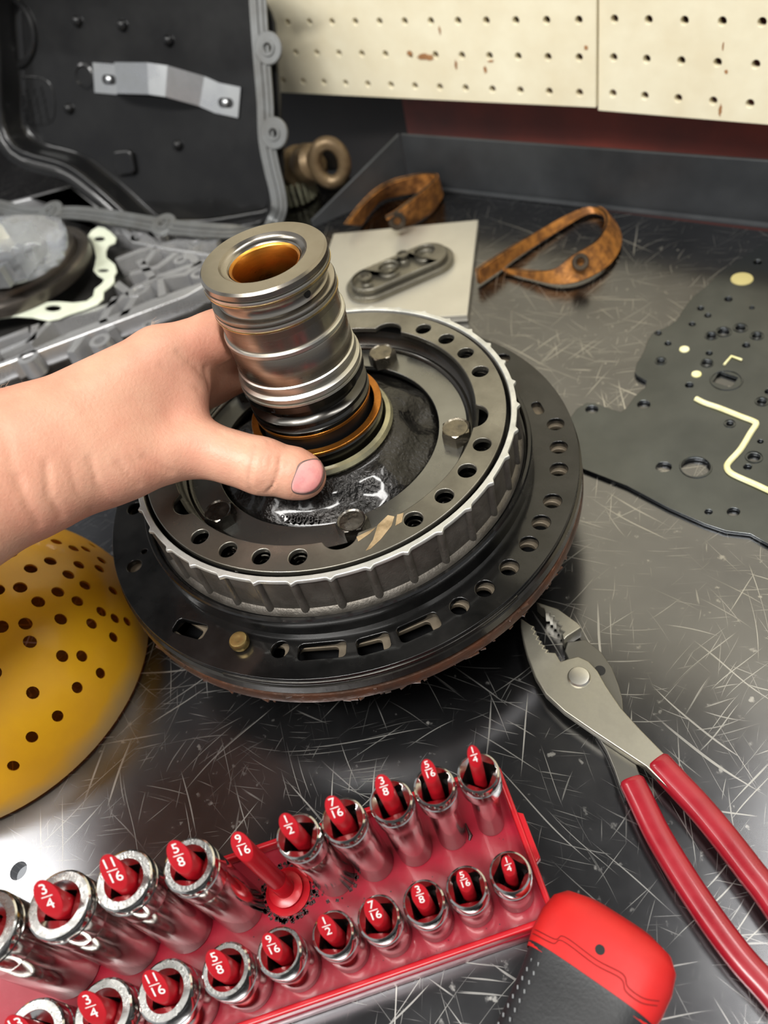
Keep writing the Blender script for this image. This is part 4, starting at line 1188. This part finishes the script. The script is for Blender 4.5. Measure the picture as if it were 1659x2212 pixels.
for w in walls:
    pts = [np.array(vP(*p)) for p in w]
    b = B(); LL = []
    for i, p in enumerate(pts):
        t = pts[min(i + 1, len(pts) - 1)] - pts[max(i - 1, 0)]; t /= np.linalg.norm(t); s_ = np.array([-t[1], t[0]]) * .42
        LL.append([(*(p - s_), 2.1), (*(p - s_ * .8), ZV - .05), (*(p + s_ * .8), ZV - .05), (*(p + s_), 2.1)])
    b.loft(LL, cap0=True, cap1=True); b.obj('channel_wall', MAT['cast'], vb, ang=25)
for x, y, r in ((300, 625, 1.0), (215, 735, .9), (430, 590, .8), (390, 560, .7), (300, 510, .9), (420, 525, .8), (60, 770, .9), (250, 470, .8), (150, 430, .8), (350, 505, .7), (320, 700, .5)):
    b = B(); b.lathe([(r, 2.1), (r * .92, ZV), (r * .5, ZV), (r * .45, 2.6)], 20, vP(x, y), cap1=True); b.obj('bolt_boss', MAT['cast'], vb)
# pale gasket with lobes resting on the casting
ZG = ZV + .05
gC = lambda x, y: (x * .16878, 380 + y * .16878)
go = P(150, 620, ZG); gs = thing('lobed_gasket', 'pale mint paper gasket with round lobes lying on the casting', 'gasket', (go[0], go[1], ZG))
gP = lambda x, y: tuple((P(*gC(x, y), ZG) - go)[:2])
outer = [(-500, 1960), (0, 1835), (200, 1810), (420, 1825), (540, 1850), (640, 1865), (760, 1845), (900, 1785), (1100, 1720), (1250, 1660), (1330, 1590), (1335, 1500), (1420, 1430), (1470, 1370), (1470, 1300), (1505, 1240), (1480, 1150), (1400, 1085), (1370, 1060), (1365, 980), (1400, 905), (1480, 870), (1498, 810), (1430, 740), (1350, 680), (1270, 665), (1180, 720), (1130, 790), (1180, 860), (1215, 950), (1240, 1060), (1225, 1150), (1205, 1230), (1260, 1290), (1340, 1340), (1320, 1390), (1220, 1470), (1200, 1560), (1120, 1620), (950, 1640), (760, 1625), (620, 1630), (540, 1660), (430, 1700), (300, 1720), (100, 1740), (-20, 1765), (-500, 1850)]
ell = lambda cx, cy, a, b_, rot=0: [gP(cx + a * math.cos(t), cy + b_ * math.sin(t)) for t in [2 * math.pi * k / 18 for k in range(18)]]
plate('paper', [[gP(*p) for p in outer], ell(690, 1710, 105, 42), ell(1282, 822, 72, 34), ell(1330, 1228, 75, 24)], 0, .16, MAT['mint'], gs, .04)

# round ribbed drum on the casting
MAT['drum'] = mk('dark_satin_drum', (118, 111, 104), (92, 86, 80), scale=20, metal=.8, rough=.3, rough2=.4)
RD = []
DZ = ZV + .26
# centre fitted to the right hand edge of the drum
dpts = [(176, 545), (171, 580), (152, 608), (101, 641), (51, 660), (0, 670), (165, 508), (148, 488)]
dq = np.array([P(x, y, DZ + .6)[:2] for x, y in dpts]); A_ = np.c_[2 * dq, np.ones(len(dq))]; s_ = np.linalg.lstsq(A_, (dq ** 2).sum(1), rcond=None)[0]; dr = math.sqrt(s_[2] + s_[0] ** 2 + s_[1] ** 2)
print('DRUM', s_[:2], dr)
dc = s_[:2]
dm = thing('clutch_drum', 'dark round drum with concentric steps sitting on the casting', 'drum', (*dc, DZ))
b = B(); b.lathe([(dr * .98, .02), (dr, .3), (dr, 1.0), (dr * .96, 1.15), (dr * .88, 1.2), (dr * .85, 1.1), (dr * .84, 1.6), (dr * .80, 1.75), (dr * .70, 1.8), (dr * .68, 1.5), (dr * .62, 1.4), (dr * .6, .9), (dr * .3, .8), (dr * .28, 2.2), (dr * .2, 2.3)], 120, cap1=True)
b.obj('stepped_rings', MAT['drum'], dm)
# crumpled clear bag on the drum
MAT['bag'] = mk('clear_plastic_bag', (232, 236, 240), (206, 210, 216), scale=12, rough=.06, rough2=.14, trans=.8, coat=.8, coat_rough=.03, bump=.9, bscale=45, bdist=.012, ior=1.2)
bc = P(10, 545, DZ + 3.9)
rng = np.random.default_rng(4)
v = []; f = []; nu, nv = 48, 24
dirs = rng.normal(size=(26, 3)); dirs /= np.linalg.norm(dirs, axis=1)[:, None]; hts = rng.uniform(.72, 1.0, 26)
for j in range(nv + 1):
    th_ = math.pi * j / nv
    for i in range(nu):
        a = 2 * math.pi * i / nu; d = np.array([math.sin(th_) * math.cos(a), math.sin(th_) * math.sin(a), math.cos(th_)])
        r = min(1.25, min(h / max(.05, d @ k) for h, k in zip(hts, dirs)))
        v.append((d[0] * r * 4.2, d[1] * r * 4.2, max(-1.6, d[2] * r * 2.7)))
for j in range(nv):
    for i in range(nu):
        f.append((j * nu + i, j * nu + (i + 1) % nu, (j + 1) * nu + (i + 1) % nu, (j + 1) * nu + i))
bag = thing('plastic_bag', 'crumpled clear plastic parts bag sitting on the dark drum', 'bag', (bc[0], bc[1], DZ + 2.34))
o = mesh('film', v, f, MAT['bag'], bag, True, 25); o.location.z = .017
b = B(); b.box((0, 0, 1.4), (4.5, 4.0, 2.4), .5); b.box((1.8, -2.2, 1.2), (2.2, 1.2, 1.6), .4)
b.obj('wrapped_part', MAT['zinc'], bag, ang=20)
b = B(); q_ = P(5, 525, DZ + 4.5) - np.array([bc[0], bc[1], DZ + 2.34]); x_ = np.array([.7, -.5, .1]); 
plate('paper_label', [rrect((0, 0), 2.2, 2.6, .1, .3)], 0, .03, mk('cream_label', (232, 224, 196), rough=.6), bag, 0, frame=(q_ + np.array([.6, -.6, .6]), (.75, .66, 0), (-.33, .37, .87), (.57, -.65, .5)))
# ================================================================ hand and forearm
MAT['skin'] = mk('skin', (212, 164, 138), (198, 130, 108), scale=26, rough=.42, rough2=.55, sss=.15, bump=.35, bscale=700, bdist=.0006, lo=.32, hi=.78, spec=.4)
MAT['nail'] = mk('thumb_nail', (232, 150, 148), (240, 172, 166), scale=120, rough=.25, rough2=.35, sss=.2, coat=.4, coat_rough=.1)
MAT['naildirt'] = mk('grimy_nail_edge', (96, 82, 78), (130, 100, 92), scale=200, rough=.6)


def hubp(r, a, z): return np.array([AX + r * math.cos(R_(a)), AY + r * math.sin(R_(a)), z])


J = lambda x, y, z: P(x, y, z)
W1a, W1b, W2a, W2b = J(-330, 1035, 17.0), J(60, 945, 15.2), J(-330, 1260, 15.8), J(80, 1062, 13.9)
iM, iP = J(345, 772, 14.9), J(462, 728, 14.5)
E1_ = W1a + (W1a - W1b) * .9; E2_ = W2a + (W2a - W2b) * .75
CON = [  # a, ra, b, rb, blend
    (E1_, 3.6, W1a, 2.7, 1.2), (E2_, 3.3, W2a, 2.6, 1.2), ((E1_ + E2_) / 2, 3.8, (W1a + W2a) / 2, 2.9, 1.2),
    (W1a, 2.7, W1b, 1.95, 1.2), (W2a, 2.6, W2b, 1.6, 1.2), ((W1a + W2a) / 2, 2.9, (W1b + W2b) / 2, 2.05, 1.2),
    (W1b, 1.9, iM, 1.32, 1.0),                                     # index metacarpal
    (iM, 1.32, iP, 1.12, .5), (iP, 1.1, hubp(3.72, 150, 13.9), 1.0, .4), (hubp(3.72, 150, 13.9), 1.0, hubp(3.7, 118, 13.5), .92, .35), (hubp(3.7, 118, 13.5), .92, hubp(3.55, 108, 13.3), .78, .3),
    (W2b, 1.6, J(250, 1000, 13.0), 1.6, 1.0), (J(250, 1000, 13.0), 1.58, J(425, 966, 11.9), 1.28, .8),       # thumb metacarpal
    (J(425, 966, 11.9), 1.26, J(565, 1007, 10.9), 1.26, .5), (J(565, 1007, 10.9), 1.24, J(635, 1023, 10.3), 1.16, .35), (J(635, 1023, 10.3), 1.14, J(656, 1029, 10.1), 1.02, .3),
    (J(180, 950, 14.2), 1.8, J(380, 850, 13.4), 1.18, 1.2),          # web muscle
    (J(400, 905, 12.6), .75, J(400, 840, 13.2), .95, 1.0),
    (J(180, 1020, 12.9), 1.55, J(300, 930, 11.8), 1.7, 1.0),
    (J(200, 930, 13), 2.0, J(360, 810, 12.6), 1.5, 1.0),             # palm
]
iMo = iM
for k, (dz, zf) in enumerate(((1, 12.0), (2, 10.6))):
    m0 = iM + np.array([-.3 * dz, .9 * dz, -1.35 * dz]); w0 = (W1b + W2b) / 2 + np.array([-.2 * dz, .4 * dz, -.2 * dz])
    CON += [(w0, 1.6, m0, 1.2, 1.0), (m0, 1.2, hubp(4.1, 178 - 4 * k, zf + .3), 1.0, .5), (hubp(4.1, 178 - 4 * k, zf + .3), 1.0, hubp(3.75, 135, zf), .95, .35), (hubp(3.75, 135, zf), .95, hubp(3.7, 108, zf - .1), .82, .3)]
m0 = iM + np.array([-1.0, 2.2, -3.6])
CON += [((W1b + W2b) / 2 + np.array([-.6, 1.0, -.6]), 1.5, m0, 1.05, 1.0), (m0, 1.05, hubp(4.9, 150, 10.0), .85, .5), (hubp(4.9, 150, 10.0), .85, hubp(4.6, 115, 9.8), .75, .3)]


def cone_sd(p, a, b, ra, rb):
    ba = b - a; l2 = ba @ ba
    pa = p - a; t = np.clip((pa @ ba) / l2, 0, 1)
    d = np.sqrt(((pa - t[..., None] * ba) ** 2).sum(-1))
    return d - (ra + (rb - ra) * t)


def hand_sd(p):
    out = None
    for a, ra, b_, rb, k in CON:
        d = cone_sd(p, a, b_, ra, rb)
        if out is None: out = d
        else:
            h = np.clip(.5 + .5 * (out - d) / k, 0, 1); out = out * (1 - h) + d * h - k * h * (1 - h)
    # creases across the thumb joint and folds at its base
    for pts_, dep, wd in CREASE:
        dd = None
        for a, b_ in zip(pts_[:-1], pts_[1:]):
            q_ = cone_sd(p, a, b_, 0, 0); dd = q_ if dd is None else np.minimum(dd, q_)
        out = out + dep * np.exp(-(dd / wd) ** 2)
    # keep clear of the hub
    r = np.sqrt((p[..., 0] - AX) ** 2 + (p[..., 1] - AY) ** 2)
    z = p[..., 2]
    sol = np.minimum(np.minimum(r - 3.0, np.maximum(r - 3.78, z - 9.92)), np.maximum(r - 9.95, z - 8.88))
    sol = np.minimum(sol, np.maximum(r - 4.5, z - 8.95))
    return np.maximum(out, .02 - sol)


CREASE = []


def march_many(pts):
    D = np.array([ray(*p_) for p_ in pts]); D /= np.linalg.norm(D, axis=1)[:, None]
    t = np.full(len(D), 8.0)
    for _ in range(70):
        d = hand_sd(EYE + D * t[:, None]); t = np.where(t < 60, t + d * .9, t)
    p = EYE + D * t[:, None]; ok = np.abs(hand_sd(p)) < .02
    return p, ok


def march(px, py):
    p, ok = march_many([(px, py)]); return p[0] if ok[0] else None


CR_PX = [([(596, 946), (606, 985), (601, 1025), (578, 1064)], .13, .07), ([(556, 960), (545, 1000), (539, 1040), (545, 1064)], .10, .08), ([(580, 952), (584, 1000), (566, 1052)], .06, .06), ([(566, 956), (566, 1000), (554, 1056)], .05, .06),
         ([(530, 958), (521, 1000), (521, 1045)], .04, .07), ([(618, 962), (622, 1000), (610, 1040)], .04, .07),
         ([(444, 796), (453, 840), (453, 884)], .15, .13), ([(385, 760), (420, 788), (442, 815)], .07, .14), ([(350, 790), (395, 815), (430, 840)], .05, .14),
         ([(310, 985), (370, 1022), (424, 1036)], .10, .12), ([(255, 1000), (300, 1048), (356, 1064)], .10, .12), ([(285, 990), (335, 1036), (395, 1052)], .06, .1), ([(195, 990), (212, 1050), (256, 1092)], .10, .13), ([(150, 1000), (165, 1060), (200, 1104)], .06, .13),
         ([(100, 1000), (105, 1070), (132, 1116)], .12, .15), ([(40, 1030), (60, 1090), (84, 1134)], .10, .15), ([(10, 930), (25, 1000), (40, 1060)], .05, .2), ([(470, 930), (500, 948), (530, 955)], .03, .1)]
cr = []
for pts_, dep, wd in CR_PX:
    q = [march(*p_) for p_ in pts_]; q = [x for x in q if x is not None]
    if len(q) > 1: cr.append((q, dep * (.7 if pts_[0][0] < 320 else 1), wd))
CREASE = cr

allp = np.array([c[0] for c in CON] + [c[2] for c in CON]); allr = 3.2
lo3 = allp.min(0) - 2.2; hi3 = allp.max(0) + 2.4
lo3[:2] -= 2.6; hi3[2] += 1.8; lo3[2] = max(lo3[2], 7.5); HSTEP = .1
nx, ny, nz_ = [int(math.ceil(q)) for q in (hi3 - lo3) / HSTEP]
xs = lo3[0] + HSTEP * np.arange(nx); ys = lo3[1] + HSTEP * np.arange(ny); zs = lo3[2] + HSTEP * np.arange(nz_)
F = np.empty((nx, ny, nz_), np.float32)
BK = 16
for i0 in range(0, nx, BK):
    for j0 in range(0, ny, BK):
        ce_ = np.array([[xs[min(i0 + BK // 2, nx - 1)], ys[min(j0 + BK // 2, ny - 1)], zs[min(k0 + BK // 2, nz_ - 1)]] for k0 in range(0, nz_, BK)])
        sdc = hand_sd(ce_)
        for q, k0 in enumerate(range(0, nz_, BK)):
            if abs(sdc[q]) > BK * HSTEP * .87 + .45: F[i0:i0 + BK, j0:j0 + BK, k0:k0 + BK] = sdc[q]; continue
            g_ = np.stack(np.meshgrid(xs[i0:i0 + BK], ys[j0:j0 + BK], zs[k0:k0 + BK], indexing='ij'), -1)
            F[i0:i0 + BK, j0:j0 + BK, k0:k0 + BK] = hand_sd(g_)


def surface_nets(F, lo, h):
    s = F < 0; nx, ny, nz = F.shape
    cnt = np.zeros((nx - 1, ny - 1, nz - 1), np.int32); acc = np.zeros((nx - 1, ny - 1, nz - 1, 3))
    cor = [(i, j, k) for i in (0, 1) for j in (0, 1) for k in (0, 1)]
    sl = lambda c: tuple(slice(c[a], F.shape[a] - 1 + c[a]) for a in range(3))
    for a in range(8):
        for b_ in range(a + 1, 8):
            ca, cb = cor[a], cor[b_]
            if sum(abs(x - y) for x, y in zip(ca, cb)) != 1: continue
            fa, fb = F[sl(ca)], F[sl(cb)]; m_ = (fa < 0) != (fb < 0)
            t = np.where(m_, fa / np.where(m_, fa - fb, 1), 0)
            for q in range(3): acc[..., q] += np.where(m_, ca[q] + (cb[q] - ca[q]) * t, 0)
            cnt += m_
    act = cnt > 0; idx = -np.ones(cnt.shape, np.int64); ii = np.argwhere(act); idx[act] = np.arange(len(ii))
    V = (ii + acc[act] / cnt[act][:, None]) * h + lo
    Q = []
    for ax in range(3):
        o = [0, 0, 0]; o[ax] = 1
        A = F[:nx - o[0], :ny - o[1], :nz - o[2]] < 0; Bm = F[o[0]:, o[1]:, o[2]:] < 0
        e = np.argwhere(A != Bm); inside = A[tuple(e.T)]
        u, v = [(1, 2), (2, 0), (0, 1)][ax]
        ok = (e[:, u] > 0) & (e[:, v] > 0) & (e[:, u] < F.shape[u] - 1) & (e[:, v] < F.shape[v] - 1); e = e[ok]; inside = inside[ok]
        g = []
        for du, dv in ((-1, -1), (0, -1), (0, 0), (-1, 0)):
            c = e.copy(); c[:, u] += du; c[:, v] += dv; g.append(idx[tuple(c.T)])
        q = np.stack(g, 1); q[~inside] = q[~inside][:, ::-1]
        Q.append(q)
    return V, np.concatenate(Q)


V, Q = surface_nets(F, lo3, HSTEP)
ho = np.array([J(200, 950, 13)[0], J(200, 950, 13)[1], 0])
me = bpy.data.meshes.new('person')
me.from_pydata(((V - ho) * S).tolist(), [], Q.tolist())
bm = bmesh.new(); bm.from_mesh(me)
for _ in range(2): bmesh.ops.smooth_vert(bm, verts=bm.verts, factor=.35, use_axis_x=True, use_axis_y=True, use_axis_z=True)
bmesh.ops.recalc_face_normals(bm, faces=bm.faces); bm.to_mesh(me); bm.free()
me.materials.append(MAT['skin']); me.polygons.foreach_set('use_smooth', [True] * len(me.polygons)); me.update()
person = link(bpy.data.objects.new('person', me)); person.location = Vector(ho) * S
tag(person, 'bare left hand and forearm gripping the steel hub, thumb in front', 'person')


def nailpatch(poly, off, name, m, th):
    """patch that follows the skin under a rounded outline"""
    pl_ = np.array(catmull(poly, 6)); c = pl_.mean(0); b = B(); loops = []
    for k in (1.0, .96, .85, .65, .4, .15):
        s_, ok = march_many([c + (p_ - c) * k for p_ in pl_]); kk = np.full(len(pl_), k)
        for _ in range(40):
            if ok.all(): break
            kk = np.where(ok, kk, kk * .97); s2, ok2 = march_many([c + (p_ - c) * q_ for p_, q_ in zip(pl_, kk)]); s_ = np.where(ok[:, None], s_, s2); ok = ok | ok2
        g = np.stack([hand_sd(s_ + d) - hand_sd(s_ - d) for d in np.eye(3) * .25], 1); g /= np.linalg.norm(g, axis=1)[:, None]
        loops.append([tuple(q_) for q_ in s_ + g * (off if k < .98 else -.03) - ho])
    b.loft(loops, cap1=True)
    o = b.obj(name, m, person, ang=70)
    return o


nailpatch([(646, 1000), (672, 990), (694, 992), (704, 1012), (700, 1040), (684, 1062), (658, 1070), (634, 1066), (628, 1050), (636, 1024)], .012, 'nail_rim', MAT['naildirt'], .02)
nailpatch([(650, 1002), (672, 993), (690, 995), (698, 1013), (694, 1038), (679, 1058), (656, 1066), (634, 1062), (630, 1048), (638, 1024)], .035, 'thumb_nail', MAT['nail'], .04)
# fine pale hairs along the upper edge of the forearm
rng = np.random.default_rng(11); hb = B()
sel = np.argwhere((V[:, 0] < J(330, 760, 15)[0] + 3))[:, 0]
me.calc_loop_triangles() if hasattr(me, 'calc_loop_triangles') else None
nv = len(V); tot = 0
for i in rng.permutation(sel)[:15000]:
    p = V[i]; c = RW.T @ (p - EYE); x = CX + FOC * c[0] / c[2]; y = CY + FOC * c[1] / c[2]
    if not (-20 < x < 330): continue
    nrm = np.array(me.vertices[int(i)].normal)
    if nrm[1] < .45 or nrm[2] < 0 or nrm[2] > .85: continue
    if tot > 170: break
    tot += 1
    L = rng.uniform(.35, .8); t = np.array([.75, .35, .25]) + rng.normal(size=3) * .25; t /= np.linalg.norm(t)
    d0 = nrm * .6 + t * .5; d1 = nrm * .25 + t
    a = p - ho; b1 = a + d0 / np.linalg.norm(d0) * L * .5; b2 = b1 + d1 / np.linalg.norm(d1) * L * .5
    hb.tube([tuple(a), tuple(b1), tuple(b2)], [.005, .004, .002], 3)
if hb.v:
    o = hb.obj('arm_hair', mk('pale_hair', (216, 184, 158), rough=.5), person); o['kind'] = 'stuff'
